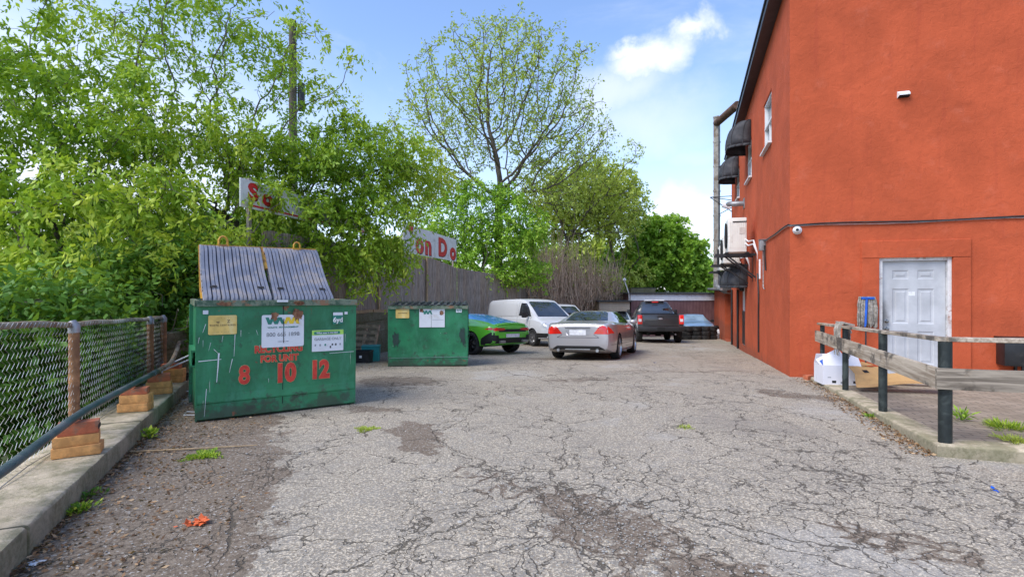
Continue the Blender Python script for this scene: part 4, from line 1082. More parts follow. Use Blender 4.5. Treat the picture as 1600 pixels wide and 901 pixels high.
blob('rust_patch', t-.23, z+.17, .05, .05, M_RUSTP, D2, -.0185, 21); blob('rust_patch', t+.23, z+.12, .055, .06, M_RUSTP, D2, -.0187, 22); blob('rust_patch', t, z+.22, .03, .035, M_TYE, D2, -.019, 23)
t, z = fp2(717, 484.5); plate('volume_sticker', t, z, .13, .10, M_STW, D2, .006, y=-.0145); text_mesh('print', '6yd', .07, M_TGR, D2, Mf(t, z, -.017), .001)
mb = MB(); mb.prism([(0,0),(1.82,.01),(1.82,.022),(0,.01)], 0, .0008, Mf(.01, .19, -.0135)); mb.build('scratch', surf('pale_scrape', (.16,.30,.24), .5, bump=0), D2)
blob('dark_patch', .16, .62, .09, .19, surf('dark_green_patch', (.02,.05,.04), .7), D2, -.0135, 31); blob('dark_patch', WD2-.1, .68, .07, .22, bpy.data.materials['dark_green_patch'], D2, -.0135, 32)  # flat darker green patches laid on the front, no depth modelled
# ------------------------------------------------------------------ cars
def carpaint(name, c, metal=.0, rough=.28, coat=1.0, dirt=.12):
    m, nd, b = newmat(name); P = nd.co()
    n = nd.noise(P, 2, 5, .6)
    col = nd.mix(nd.m('MULTIPLY', nd.mr(n, .5, .75), dirt), c, (.2,.18,.15))
    setb(nd, b, col, rough, metal, None, .5, coat); b.inputs['Coat Roughness'].default_value = .06; return m
M_TYRE = surf('tyre_rubber', (.016,.016,.016), .85, 0, .3, 10, (.06,.055,.05), .4)
M_RIMS = surf('alloy_rim', (.55,.55,.56), .3, .9, .1)
M_RIMK = surf('black_alloy_rim', (.012,.012,.013), .3, .2, .2)
M_TAIL = glassmat('tail_lamp_red', (.50,.015,.01), .12, .6)
M_LAMP = glassmat('clear_lamp', (.42,.44,.46), .1, 1.0)
M_TRIM = surf('black_trim', (.014,.014,.015), .55, bump=0)
M_PLATE = surf('licence_plate', (.72,.72,.74), .4, bump=0)
M_UNDER = surf('underbody', (.010,.010,.010), .95, bump=0)

def loft_body(name, st, mats, parent, wheels=(), wr=.34, yoff=.78, hook=None):
    """st: rows (x, halfwidth, z_sill, z_belt, z_top, half_top_width); returns (object, bvh)"""
    st = np.array(st, float); xs = []
    for a, b_ in zip(st[:-1, 0], st[1:, 0]): xs += list(np.linspace(a, b_, max(2, int((b_-a)/.09)+1)))[:-1]
    xs.append(st[-1, 0]); xs = np.array(xs)
    cols = []
    for c in range(1, 6):
        y = np.interp(xs, st[:, 0], st[:, c]); k = np.array([.25,.5,.25])
        ys_ = y.copy(); ys_[1:-1] = np.convolve(y, k, 'same')[1:-1]; cols.append(ys_)
    vs = []; 
    for i, x in enumerate(xs):
        w, zs, zb, zt, wt = [c[i] for c in cols]
        gh = max(0, zt-zb)
        half = [(0, zs), (w*.80, zs), (w*.955, zs+.035), (w*.985, zs+.12), (w, zs+(zb-zs)*.42), (w*.998, zs+(zb-zs)*.62), (w*.985, zs+(zb-zs)*.80), (w*.965, zb-.035), (w*.93, zb)]
        if gh < .10: rest = [(w*.86, zb+gh*.35), (w*.72, zb+gh*.6), (w*.45, zb+gh*.85), (0, zt)]; rest = [(w*.90, zb+gh*.12), (w*.86, zb+gh*.3)]+rest[1:]+[]
        else: rest = [(w*.93+(wt-w*.93)*.5, zb+gh*.52), (wt, zt-gh*.13-.015), (wt*.93, zt-.028), (wt*.55, zt-.004), (0, zt)]
        if gh < .10: rest = [(w*.90, zb+gh*.2), (w*.84, zb+gh*.4), (w*.72, zb+gh*.6), (w*.42, zb+gh*.88), (0, zt)]
        ring = half+rest
        full = ring+[(-y, z) for y, z in ring[1:-1]][::-1]
        vs += [(x, y, z) for y, z in full]
    n = len(full); L_ = len(xs)
    fs = [(i*n+k, i*n+(k+1)%n, (i+1)*n+(k+1)%n, (i+1)*n+k) for i in range(L_-1) for k in range(n)]
    fs += [tuple(range(n))[::-1], tuple((L_-1)*n+k for k in range(n))]
    mb = MB(); mb.add(vs, fs); o = mb.build(name, mats, parent, smooth=32)
    if hook: hook(o)
    dg = bpy.context.evaluated_depsgraph_get()
    bv = BVHTree.FromObject(o, dg)
    if wheels:
        cb_ = MB()
        for wx in wheels:
            for sgn in (1, -1):
                cb_.lathe([(0,0),(wr+.045,0),(wr+.045,.6),(0,.6)], 28, Matrix.Translation((wx, sgn*(yoff-.27) if sgn > 0 else -(yoff-.27), wr)) @ Matrix.Rotation(R(-90*sgn), 4, 'X'), mi=1)
        cut = cb_.build('cut', mats)
        md = o.modifiers.new('b', 'BOOLEAN'); md.object = cut; md.operation = 'DIFFERENCE'; md.solver = 'EXACT'
        dg = bpy.context.evaluated_depsgraph_get(); me2 = bpy.data.meshes.new_from_object(o.evaluated_get(dg))
        o.modifiers.clear(); old = o.data; o.data = me2; bpy.data.meshes.remove(old); bpy.data.objects.remove(cut)
        me2.name = name
        try: me2.set_sharp_from_angle(angle=R(32))
        except Exception: pass
    return o, bv

def patch(name, bv, poly, side, mat, parent, off=.012, step=.07, thick=0):
    """project an outline onto the body. side L/R: (x,z); B/F: (y,z) seen from behind/front; T: (x,y)"""
    bm = bmesh.new(); f = bm.faces.new([bm.verts.new((a, b_, 0)) for a, b_ in poly])
    lo = [min(p[i] for p in poly) for i in (0,1)]; hi = [max(p[i] for p in poly) for i in (0,1)]
    for ax in (0, 1):
        for q in np.arange(lo[ax]+step, hi[ax], step):
            co = [0,0,0]; no = [0,0,0]; co[ax] = q; no[ax] = 1
            bmesh.ops.bisect_plane(bm, geom=bm.verts[:]+bm.edges[:]+bm.faces[:], plane_co=co, plane_no=no)
    bmesh.ops.triangulate(bm, faces=bm.faces[:])
    org = {'L': lambda a, b_: (Vector((a, 4, b_)), Vector((0,-1,0))), 'R': lambda a, b_: (Vector((a, -4, b_)), Vector((0,1,0))),
           'B': lambda a, b_: (Vector((-4, a, b_)), Vector((1,0,0))), 'F': lambda a, b_: (Vector((12, a, b_)), Vector((-1,0,0))),
           'T': lambda a, b_: (Vector((a, b_, 5)), Vector((0,0,-1)))}[side]
    for v in bm.verts:
        o_, d_ = org(v.co.x, v.co.y); h, nn, i_, ds = bv.ray_cast(o_, d_)
        if h is None:
            h, nn, i_, ds = bv.find_nearest(o_+d_*3.2)
        if nn.dot(d_) > 0: nn = -nn
        v.co = h-d_*off
    bmesh.ops.recalc_face_normals(bm, faces=bm.faces)
    me = bpy.data.meshes.new(name); bm.to_mesh(me); bm.free()
    o = link_mesh(name, me, mat, parent, smooth=True)
    if thick: 
        md = o.modifiers.new('s', 'SOLIDIFY'); md.thickness = thick; md.offset = 0
    return o

def wheel(parent, x, y, r, w, rimmat, sgn, spokes=5, rr=.68):
    Mx = Matrix.Translation((x, y, r)) @ Matrix.Rotation(R(-90*sgn), 4, 'X')     # local z points outward
    mb = MB(); h = w/2
    mb.lathe([(r*rr, -h), (r*.9, -h), (r*.975, -h*.82), (r, -h*.5), (r, h*.5), (r*.975, h*.82), (r*.9, h), (r*rr, h*.97), (r*rr, -h)], 28, Mx)
    t = mb.build('wheel', M_TYRE, parent, 40)
    mb = MB(); R_ = r*rr
    mb.lathe([(R_, -h), (R_, h*.95), (R_*.95, h*.97), (R_*.92, h*.7), (R_*.92, -h*.2), (0, -h*.25)], 28, Mx)
    for k in range(spokes):
        a = 2*math.pi*k/spokes+.3
        for da in ((-.09, .09) if spokes <= 6 else (0,)):
            p0 = Vector((math.cos(a)*R_*.12, math.sin(a)*R_*.12, h*.72)); p1 = Vector((math.cos(a+da)*R_*.95, math.sin(a+da)*R_*.95, h*.78))
            mb.quadbox(Mx @ p0, Mx @ p1, R_*.13, .03, up=tuple((Mx.to_3x3() @ Vector((0,0,1)))))
    mb.lathe([(R_*.2, h*.55), (R_*.2, h*.8), (0, h*.82)], 14, Mx)
    mb.build('rim', rimmat, t, 40)
    mb = MB(); mb.lathe([(R_*.55, -h*.02), (R_*.55, h*.1), (0, h*.1)], 18, Mx); mb.build('brake_disc', M_METALG, t, 40)
    return t

def place_car(o, X, Y, hx, hy):
    """o's origin = rear axle ground centre line at x=0 (rear end); heading (hx, hy)"""
    h = Vector((hx, hy)).normalized(); p0 = Vector((X, Y)); 
    def g(a): return Vector((a.x, a.y, gz(a.x, a.y)))
    f = (g(p0+h*3.6)-g(p0+h*.8)).normalized(); s_ = Vector((-h.y, h.x, 0)); s3 = (g(p0+Vector((s_.x, s_.y))*.8)-g(p0-Vector((s_.x, s_.y))*.8)).normalized()
    up = f.cross(s3).normalized(); s3 = up.cross(f)
    o.matrix_world = Matrix(((f.x,s3.x,up.x,X),(f.y,s3.y,up.y,Y),(f.z,s3.z,up.z,(g(p0+h*1.0)-f*1.0).z),(0,0,0,1)))
def mirror(side, x, y, z, mat, parent, s=1):
    mb = MB(); mb.lathe([(0,-.09*s),(.055*s,-.08*s),(.085*s,-.03*s),(.09*s,.03*s),(.08*s,.05*s),(0,.05*s)], 14, Matrix.Translation((x, y+side*.14, z)) @ Matrix.Diagonal((.8,1.25,.85,1)) @ Matrix.Rotation(R(90), 4, 'Y'))
    mb.quadbox((x, y-.02*side, z-.03), (x, y+side*.1, z-.01), .06, .04)
    m_ = mb.build('wing_mirror', mat, parent, 50)
def seam(bv, pts, side, parent, w=.012, mat=None, name='door_gap'):
    for a, b_ in zip(pts[:-1], pts[1:]):
        d_ = Vector((b_[0]-a[0], b_[1]-a[1])); n_ = Vector((-d_.y, d_.x)).normalized()*w/2
        patch(name, bv, [(a[0]-n_.x, a[1]-n_.y), (b_[0]-n_.x, b_[1]-n_.y), (b_[0]+n_.x, b_[1]+n_.y), (a[0]+n_.x, a[1]+n_.y)], side, mat or M_TRIM, parent, .0035, .12)

# --- silver coupe seen from behind
P_SIL = carpaint('silver_paint', (.43,.42,.435), .35, .32)
def silver():
    o = empty('parked_car', label='silver two-door coupe with low body, parked with its tail to the camera', cat='car')
    L_ = 4.95; w = .93
    st = [(0,.70,.36,.86,.90,.60),(.04,.80,.28,.92,.96,.66),(.16,.875,.22,.97,1.0,.72),(.5,.915,.17,.97,1.01,.72),(.95,.93,.16,.965,1.03,.70),(1.25,.93,.15,.96,1.16,.66),(1.75,.93,.15,.95,1.32,.61),(2.3,.93,.15,.945,1.35,.60),(2.75,.93,.15,.935,1.325,.61),(3.2,.93,.15,.925,1.18,.67),(3.55,.93,.16,.90,.99,.72),(4.2,.915,.17,.82,.90,.70),(4.65,.87,.2,.74,.80,.62),(4.88,.74,.26,.66,.70,.5),(4.95,.6,.32,.58,.62,.4)]
    b_, bv = loft_body('body', st, [P_SIL, M_UNDER], o, (.98, 3.86), .335, .93)
    patch('rear_window', bv, [(-.60,1.045),(.60,1.045),(.50,1.26),(.40,1.30),(-.40,1.30),(-.50,1.26)], 'B', M_CARGLASS, o)
    for s, sd_ in ((1,'L'),(-1,'R')):
        patch('side_window', bv, [(1.52,1.0),(3.25,.965),(3.05,1.10),(2.72,1.23),(2.3,1.285),(1.9,1.27),(1.62,1.16)], sd_, M_CARGLASS, o)
        seam(bv, [(2.0,1.0),(1.92,.62),(2.0,.32),(3.3,.30),(3.38,.62),(3.3,.95)], sd_, o)
        seam(bv, [(.15,.42),(4.6,.40)], sd_, o, .010)
        patch('door_handle', bv, [(2.08,.80),(2.28,.80),(2.28,.83),(2.08,.83)], sd_, M_RIMS, o, .02)
        mirror(s, 3.02, s*.86, 1.0, P_SIL, o)
        patch('tail_light', bv, [(s*.42,.70),(s*.80,.69),(s*.86,.72),(s*.74,.885),(s*.64,.925),(s*.56,.88)], 'B', M_TAIL, o, .008, .05)
        patch('tail_light', bv, [(.0,.71),(.34,.71),(.20,.80),(.08,.88),(.0,.90)], sd_, M_TAIL, o, .006, .05)
        patch('side_skirt', bv, [(1.45,.17),(3.4,.17),(3.4,.24),(1.45,.24)], sd_, P_SIL, o, .02)
        for x in (.98, 3.86): wheel(o, x, s*.81, .335, .25, M_RIMS, s, 5, .74)
    patch('windscreen', bv, [(-.62,1.0),(.62,1.0),(.5,1.3),(-.5,1.3)], 'F', M_CARGLASS, o)
    patch('plate_recess', bv, [(-.30,.66),(.30,.66),(.33,.84),(-.33,.84)], 'B', surf('silver_shade', (.36,.35,.36), .35, .5, bump=0), o, .003)
    patch('licence_plate', bv, [(-.22,.665),(.22,.665),(.22,.80),(-.22,.80)], 'B', M_PLATE, o, .012)
    seam(bv, [(-.34,.845),(.34,.845)], 'B', o, .02); seam(bv, [(-.42,.68),(-.56,.60),(.56,.60),(.42,.68)], 'B', o, .009); seam(bv, [(-.72,.965),(.72,.965)], 'B', o, .008)
    patch('diffuser', bv, [(-.66,.22),(.66,.22),(.70,.30),(.56,.385),(-.56,.385),(-.70,.30)], 'B', M_TRIM, o, .008)
    mb = MB(); mb.quadbox((-.03,-.33,.30), (-.03,.33,.30), .015, .022); mb.build('chrome_strip', M_RIMS, o)
    for s in (1,-1): MB().tube([(-.05,s*.52,.27),(.2,s*.52,.27)], .04, 12).build('exhaust', M_RIMS, o, 50)
    return o
car1 = silver(); place_car(car1, 1.72, 13.35, .365, .931)

# --- green and blue sports coupe
def mat_wrap():
    m, nd, b = newmat('green_blue_wrap'); P = nd.co(); x, y, z = nd.sep(P)[0], nd.sep(P)[1], nd.sep(P)[2]
    t = nd.m('ABSOLUTE', y)
    f = nd.mr(nd.m('SUBTRACT', nd.m('ADD', nd.m('MULTIPLY', t, -1.0), nd.m('MULTIPLY', z, 1.6)), 0), .93, 1.02)
    f = nd.mr(nd.m('ADD', t, nd.m('MULTIPLY', nd.m('SUBTRACT', 1.0, z), .3)), .70, .64); f = nd.m('MULTIPLY', f, nd.m('MULTIPLY', nd.mr(x, .12, .2), nd.mr(z, .84, .9)))
    c = nd.mix(f, (.13,.56,.04), (.06,.42,.98)); setb(nd, b, c, .25, .0, None, .6, 1); return m
P_WRAP = mat_wrap()
def green():
    o = empty('parked_car', label='low bright green sports coupe with a blue rear deck, black wheels', cat='car')
    st = [(0,.72,.42,.80,.90,.60),(.06,.86,.33,.86,.945,.66),(.25,.94,.28,.89,.985,.70),(.6,.97,.24,.91,1.06,.68),(1.0,.975,.2,.92,1.15,.64),(1.5,.965,.16,.92,1.25,.58),(2.0,.955,.15,.91,1.285,.56),(2.4,.95,.15,.90,1.25,.58),(2.85,.95,.15,.88,1.02,.64),(3.3,.955,.15,.84,.92,.68),(4.0,.94,.17,.76,.84,.66),(4.4,.88,.2,.66,.72,.55),(4.55,.7,.26,.56,.6,.4)]
    b_, bv = loft_body('body', st, [P_WRAP, M_UNDER], o, (.88, 3.5), .345, .97)
    for s, sd_ in ((1,'L'),(-1,'R')):
        patch('side_window', bv, [(1.12,.965),(2.85,.93),(2.55,1.10),(2.1,1.215),(1.7,1.205),(1.35,1.12)], sd_, M_CARGLASS, o)
        seam(bv, [(1.75,.96),(1.62,.6),(1.7,.3),(2.75,.28),(2.8,.85)], sd_, o)
        mirror(s, 2.6, s*.88, .95, P_WRAP, o)
        patch('tail_light', bv, [(s*.34,.755),(s*.78,.735),(s*.84,.80),(s*.70,.835),(s*.36,.815)], 'B', M_TAIL, o, .008, .05)
        patch('tail_light', bv, [(.03,.76),(.30,.785),(.16,.83),(.03,.83)], sd_, M_TAIL, o, .006, .05)
        patch('bumper_vent', bv, [(s*.58,.42),(s*.86,.44),(s*.86,.62),(s*.62,.60)], 'B', M_TRIM, o, .008, .05)
        patch('rear_side_trim', bv, [(.02,.30),(.46,.26),(.42,.50),(.08,.70),(.02,.68)], sd_, M_TRIM, o, .006, .05)
        for x in (.88, 3.5): wheel(o, x, s*.83, .345, .29, M_RIMK, s, 5, .76)
    patch('spoiler_panel', bv, [(-.60,.70),(.60,.70),(.64,.79),(-.64,.79)], 'B', M_TRIM, o, .006)
    patch('licence_plate', bv, [(-.3,.535),(.3,.535),(.3,.64),(-.3,.64)], 'B', M_PLATE, o, .012)
    patch('diffuser', bv, [(-.74,.36),(.74,.36),(.66,.52),(-.66,.52)], 'B', M_TRIM, o, .008)
    patch('spoiler_lip', bv, [(.02,-.62),(.10,-.66),(.10,.66),(.02,.62)], 'T', P_WRAP, o, .03, .09, .02)
    for s in (1,-1): MB().box((-.04, s*.50, .41), (.1,.22,.08), bev=.02).build('exhaust', M_RIMS, o, 50)
    return o
car2 = green(); place_car(car2, .02, 15.75, -.73, .683)

# --- pickup
P_GRY = carpaint('dark_grey_paint', (.042,.044,.048), .3, .34, .7)
def pickup():
    o = empty('pickup_truck', label='dark grey pickup truck seen from behind with its tailgate up', cat='pickup truck')
    st = [(0.1,.96,.52,1.20,1.21,.8),(.14,.985,.50,1.25,1.26,.8),(.4,.995,.48,1.27,1.275,.8),(1.9,1.0,.46,1.27,1.275,.8),(2.1,1.0,.46,1.27,1.30,.74),(2.18,1.0,.46,1.24,1.72,.67),(2.35,1.0,.46,1.22,1.90,.64),(3.0,1.0,.45,1.22,1.93,.64),(3.6,1.0,.45,1.22,1.88,.64),(3.95,1.0,.46,1.23,1.62,.76),(4.3,.99,.46,1.20,1.27,.80),(5.2,.98,.46,1.14,1.20,.80),(5.5,.93,.48,1.08,1.1,.76),(5.6,.8,.5,1.0,1.02,.66)]
    def bed(ob): pass
    b_, bv = loft_body('body', st, [P_GRY, M_UNDER], o, (1.15, 4.75), .40, 1.0)
    mb = MB(); mb.add([(.22,-.80,1.283),(1.92,-.80,1.283),(1.92,.80,1.283),(.22,.80,1.283)], [(0,1,2,3)]); mb.build('bed_cover', M_TRIM, o)
    mb = MB(); mb.box((.115, 0, .985), (.06, 1.50, .50), bev=.02); tg = mb.build('tailgate', P_GRY, o, 40)
    mb = MB(); mb.box((.083, 0, 1.02), (.008, 1.3, .20), bev=.003); mb.box((.083, 0, 1.225), (.02, 1.44, .03), bev=.005); tgp = mb.build('tailgate_stamp', P_GRY, tg, 40)
    mb = MB(); mb.lathe([(0,.0),(.06,.0),(.055,.012),(0,.014)], 18, Matrix.Translation((.08,0,1.06)) @ Matrix.Rotation(R(-90), 4, 'Y') @ Matrix.Diagonal((.7,1.6,1,1))); mb.build('badge', surf('badge_silver', (.5,.5,.52), .3, .8), tg)
    mb = MB(); mb.box((.075, 0, 1.135), (.012, .3, .05)); mb.build('tailgate_handle', M_TRIM, tg)
    for s, sd_ in ((1,'L'),(-1,'R')):
        mb = MB(); mb.box((.11, s*.88, 1.02), (.10, .20, .40), bev=.02); tl = mb.build('tail_light', M_TAIL, o, 40)
        mb = MB(); mb.box((.055, s*.88, .99), (.01, .13, .12)); mb.build('reverse_lens', M_LAMP, tl)
        patch('side_window', bv, [(2.2,1.30),(3.92,1.29),(3.6,1.70),(3.3,1.80),(2.35,1.80),(2.22,1.72)], sd_, M_CARGLASS, o)
        seam(bv, [(2.15,1.28),(2.15,.55)], sd_, o); seam(bv, [(3.05,1.85),(3.05,.55)], sd_, o); seam(bv, [(3.95,1.3),(4.0,.6)], sd_, o)
        mb = MB(); mb.box((3.75, s*1.15, 1.42), (.10, .18, .26), bev=.03); mb.quadbox((3.75, s*.95, 1.34), (3.75, s*1.1, 1.38), .06, .05); mb.build('wing_mirror', M_TRIM, o, 40)
        for x in (1.15, 4.75): wheel(o, x, s*.86, .40, .28, M_RIMS, s, 6, .6)
    patch('rear_window', bv, [(-.66,1.34),(.66,1.34),(.57,1.75),(.48,1.80),(-.48,1.80),(-.57,1.75)], 'B', M_CARGLASS, o)
    mb = MB(); mb.box((2.18, 0, 1.87), (.05, .30, .05), bev=.01); mb.build('high_brake_light', M_TAIL, o)
    mb = MB(); mb.box((2.6, 0, 1.955), (.7, .9, .05), bev=.02); mb.build('roof_sunroof', M_WHITE, o)
    mb = MB(); mb.box((.02, 0, .60), (.22, 1.94, .20), bev=.04); bp = mb.build('rear_bumper', M_TRIM, o, 40)
    mb = MB(); mb.box((-.095, 0, .61), (.01, .32, .14)); mb.build('plate_recess', M_DARK, bp)
    mb = MB(); mb.quadbox((.1, -.5, .40), (4.9, -.5, .40), .09, .14); mb.quadbox((.1, .5, .40), (4.9, .5, .40), .09, .14); mb.tube([(1.15,-.8,.40),(1.15,.8,.40)], .06, 10); mb.box((1.15,.0,.40), (.3,.25,.25), bev=.06); mb.build('chassis', M_UNDER, o)
    MB().tube([(.1,-.62,.38),(.8,-.62,.38)], .04, 10).build('exhaust', M_METALG, o)
    return o
car3 = pickup(); place_car(car3, 6.50, 22.3, .165, .986)

# --- white vans facing the camera
P_WHT = carpaint('white_van_paint', (.62,.63,.65), 0, .35, .6, .1)
def van(label):
    o = empty('parked_van', label=label, cat='van', group='white vans')
    st = [(0,.86,.40,1.10,1.78,.72),(.05,.93,.33,1.12,1.86,.76),(.3,.96,.28,1.13,1.91,.80),(1.5,.965,.25,1.13,1.93,.80),(2.9,.965,.25,1.12,1.91,.79),(3.25,.965,.25,1.11,1.86,.78),(3.65,.96,.25,1.09,1.62,.80),(4.1,.955,.26,1.07,1.30,.84),(4.3,.95,.27,1.05,1.14,.84),(4.75,.93,.28,.96,1.03,.80),(4.98,.88,.30,.84,.88,.72),(5.1,.74,.36,.72,.75,.55)]
    b_, bv = loft_body('body', st, [P_WHT, M_UNDER], o, (.95, 4.15), .335, .96)
    patch('windscreen', bv, [(-.74,1.16),(.74,1.16),(.66,1.74),(.58,1.78),(-.58,1.78),(-.66,1.74)], 'F', M_CARGLASS, o, .008)
    patch('front_grille', bv, [(-.42,.60),(.42,.60),(.50,.86),(-.50,.86)], 'F', M_TRIM, o, .01, .06)
    patch('lower_grille', bv, [(-.70,.34),(.70,.34),(.72,.54),(-.72,.54)], 'F', M_TRIM, o, .01)
    for z in (.67, .77): mb = MB(); mb.quadbox((5.115,-.42,z), (5.115,.42,z), .012, .02); mb.build('grille_bar', M_RIMS, o)
    MB().lathe([(0,0),(.09,0),(.085,.012),(0,.014)], 18, Matrix.Translation((5.115,0,.72)) @ Matrix.Rotation(R(90), 4, 'Y')).build('badge', M_RIMS, o)
    mb = MB(); mb.box((5.10,0,.45), (.012,.40,.12)); mb.build('licence_plate', M_PLATE, o)
    for s, sd_ in ((1,'L'),(-1,'R')):
        patch('headlight', bv, [(s*.52,.66),(s*.84,.70),(s*.88,.90),(s*.78,.92),(s*.56,.82)], 'F', M_LAMP, o, .01, .05)
        patch('headlight', bv, [(4.72,.76),(5.0,.72),(5.0,.84),(4.80,.94)], sd_, M_LAMP, o, .008, .05)
        patch('side_window', bv, [(3.02,1.20),(3.98,1.17),(3.72,1.50),(3.45,1.70),(3.10,1.72)], sd_, M_CARGLASS, o)
        patch('side_panel', bv, [(.35,1.18),(2.85,1.18),(2.80,1.70),(.42,1.70)], sd_, P_WHT, o, .012, .12)
        seam(bv, [(2.95,1.78),(2.95,.35)], sd_, o); seam(bv, [(3.98,1.15),(3.9,.42)], sd_, o); seam(bv, [(1.5,1.76),(1.5,.35)], sd_, o)
        patch('bumper', bv, [(4.5,.34),(5.05,.36),(5.05,.52),(4.5,.52)], sd_, M_TRIM, o, .008)
        mb = MB(); mb.box((3.78, s*1.09, 1.22), (.12, .20, .22), bev=.04); mb.quadbox((3.78, s*.93, 1.16), (3.78, s*1.04, 1.18), .06, .05); mb.build('wing_mirror', M_TRIM, o, 40)
        for x in (.95, 4.15): wheel(o, x, s*.84, .335, .22, M_RIMS, s, 7, .62)
        mb = MB(); mb.quadbox((4.28, s*.05, 1.16), (4.22, s*.62, 1.20), .02, .015); mb.build('wiper', M_TRIM, o)
    return o
v1 = van('white cargo van facing the camera between the green and silver coupes')
place_car(v1, -.42, 24.15, .49, -.872)
v2 = copy_tree(v1); v2['label'] = 'second white van, mostly hidden behind the nearer white van'
place_car(v2, 1.6, 30.6, .36, -.93)

# --- two more saloons farther back
def sedan(label, paint, glass=None, body_h=0):
    o = empty('parked_car', label=label, cat='car')
    st = [(0,.70,.36,.86,.90,.60),(.06,.82,.28,.93,.98,.66),(.5,.89,.2,.97,1.03,.70),(.9,.90,.18,.97,1.10,.68),(1.35,.90,.18,.96,1.36,.60),(2.0,.90,.18,.95,1.45,.58),(2.6,.90,.18,.94,1.42,.59),(3.3,.90,.18,.92,1.10,.66),(3.6,.89,.19,.90,.99,.68),(4.2,.86,.2,.80,.88,.64),(4.5,.74,.26,.68,.72,.5),(4.56,.6,.3,.6,.62,.4)]
    b_, bv = loft_body('body', st, [paint, M_UNDER], o, (.85, 3.6), .32, .9)
    patch('windscreen', bv, [(-.66,1.02),(.66,1.02),(.54,1.34),(.46,1.38),(-.46,1.38),(-.54,1.34)], 'F', glass or M_CARGLASS, o, .008)
    patch('front_grille', bv, [(-.5,.40),(.5,.40),(.55,.58),(-.55,.58)], 'F', M_TRIM, o, .01)
    for s, sd_ in ((1,'L'),(-1,'R')):
        patch('headlight', bv, [(s*.44,.60),(s*.72,.62),(s*.76,.74),(s*.5,.70)], 'F', M_LAMP, o, .01, .05)
        patch('side_window', bv, [(1.2,1.01),(3.2,.98),(2.75,1.26),(2.3,1.36),(1.7,1.33),(1.35,1.22)], sd_, M_CARGLASS, o)
        mirror(s, 3.0, s*.85, 1.02, M_TRIM, o)
        for x in (.85, 3.6): wheel(o, x, s*.79, .32, .2, M_RIMS, s, 7, .62)
    return o
P_PEARL = carpaint('pearl_white_paint', (.62,.64,.62), 0, .3, .8)
c5 = sedan('white hatchback facing the camera between the silver coupe and the pickup', P_PEARL); place_car(c5, 5.9, 28.6, -.22, -.975)
MB().box((2.2, 0, 1.455), (1.3, 1.02, .03), bev=.012).build('black_roof', M_TRIM, c5, 40)
P_LBL = carpaint('light_blue_paint', (.20,.33,.50), .1, .3, .8)
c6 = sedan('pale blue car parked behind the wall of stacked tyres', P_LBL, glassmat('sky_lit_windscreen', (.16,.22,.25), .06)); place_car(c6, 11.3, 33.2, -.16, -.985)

# stacks of tyres in front of the blue car
def tyre_mb(mb, z, dx, dy, r=.34, h=.23):
    Mx = Matrix.Translation((dx, dy, z)); mb.lathe([(r*.58,0),(r*.92,.0),(r*.99,.03),(r,.06),(r,h-.06),(r*.99,h-.03),(r*.92,h),(r*.58,h),(r*.62,h*.5),(r*.58,0)], 20, Mx)
k = 0
rowp = [(1073,27.0),(1086.5,27.0),(1099.5,27.1),(1110.5,27.25)]
for i, (px, Y) in enumerate(rowp):
    for j in range(3):
        x = (px-800)/800*Y; z = gz(x, Y)+j*.232
        lab = ['%s tyre of the %s stack of black tyres beside the pickup' % (('bottom','middle','top')[j], ('leftmost','second from left','third from left','rightmost')[i])][0]
        o = empty('tyre', (x+random.uniform(-.03,.03), Y+random.uniform(-.04,.04), z), random.uniform(0, 6), label=lab, cat='tyre', group='tyres stacked beside the pickup')
        if k == 0:
            mb = MB(); tyre_mb(mb, 0, 0, 0); t0 = mb.build('tread_and_walls', M_TYRE, o, 40)
        else:
            c = t0.copy(); COL.objects.link(c); c.parent = o
        k += 1
# ------------------------------------------------------------------ far sheds
M_MAR = None
def mat_siding(name, c, c2, period, axis='X', w=.12):
    m, nd, b = newmat(name); P = nd.co(); s = nd.sep(P)[0 if axis == 'X' else 2]
    f = nd.m('FRACT', nd.m('DIVIDE', s, period)); g = nd.mr(nd.m('ABSOLUTE', nd.m('SUBTRACT', f, .5)), .5-w, .5, 0, 1)
    n = nd.noise(nd.mapping(P, sc=(1,1,.3)), 3, 5, .65)
    col = nd.mix(nd.mr(n, .3, .7), c, c2); col = nd.mix(nd.m('MULTIPLY', g, .6), col, dk(c, .4))
    setb(nd, b, col, .7, 0, nd.bump(g, -.6, .01)); return m
M_MAR = mat_siding('maroon_siding', (.15,.072,.072), (.23,.12,.115), .21)
M_BEI = mat_siding('beige_siding', (.46,.37,.27), (.56,.47,.36), .19, 'Z', .08)
def shed(name, x0, x1, y, z0, z1, dep, mw, fasc, label, cat):
    o = empty(name, ((x0+x1)/2, y, z0), label=label, cat=cat); w = x1-x0; h = z1-z0
    MB().box((0, dep/2, h/2-.05), (w, dep, h+.1)).build('wall', mw, o)
    if fasc: MB().box((0, -.03, h-fasc/2), (w+.1, .06, fasc), bev=.01).build('fascia', M_WHITE, o)
    mb = MB(); mb.box((0, dep/2-.03, h+.05), (w+.3, dep+.3, .09)); mb.build('roof', M_ROOF, o); return o
ys_ = 34.2
shed('maroon_shed', (986-800)/800*ys_, (1121-800)/800*ys_, ys_, gz(8, ys_)-.1, 1.5-(459-450)*ys_/800, 5, M_MAR, .42, 'long low maroon shed with a white fascia closing the lot', 'shed')
ys_ = 33.9
shed('beige_shed', (936-800)/800*ys_, (984-800)/800*ys_, ys_, gz(8, ys_)-.1, 1.5-(471-450)*ys_/800, 2.4, M_BEI, 0, 'small beige clapboard shed left of the maroon one', 'shed')
o = empty('roof_block', ((1003-800)/800*36, 36, 1.5-(459-450)*36/800+.05), label='low grey box standing on the maroon shed roof', cat='box')
MB().box((0,0,.2), (1.7,.8,.4), bev=.04).build('box_body', M_CONC2, o, 40)
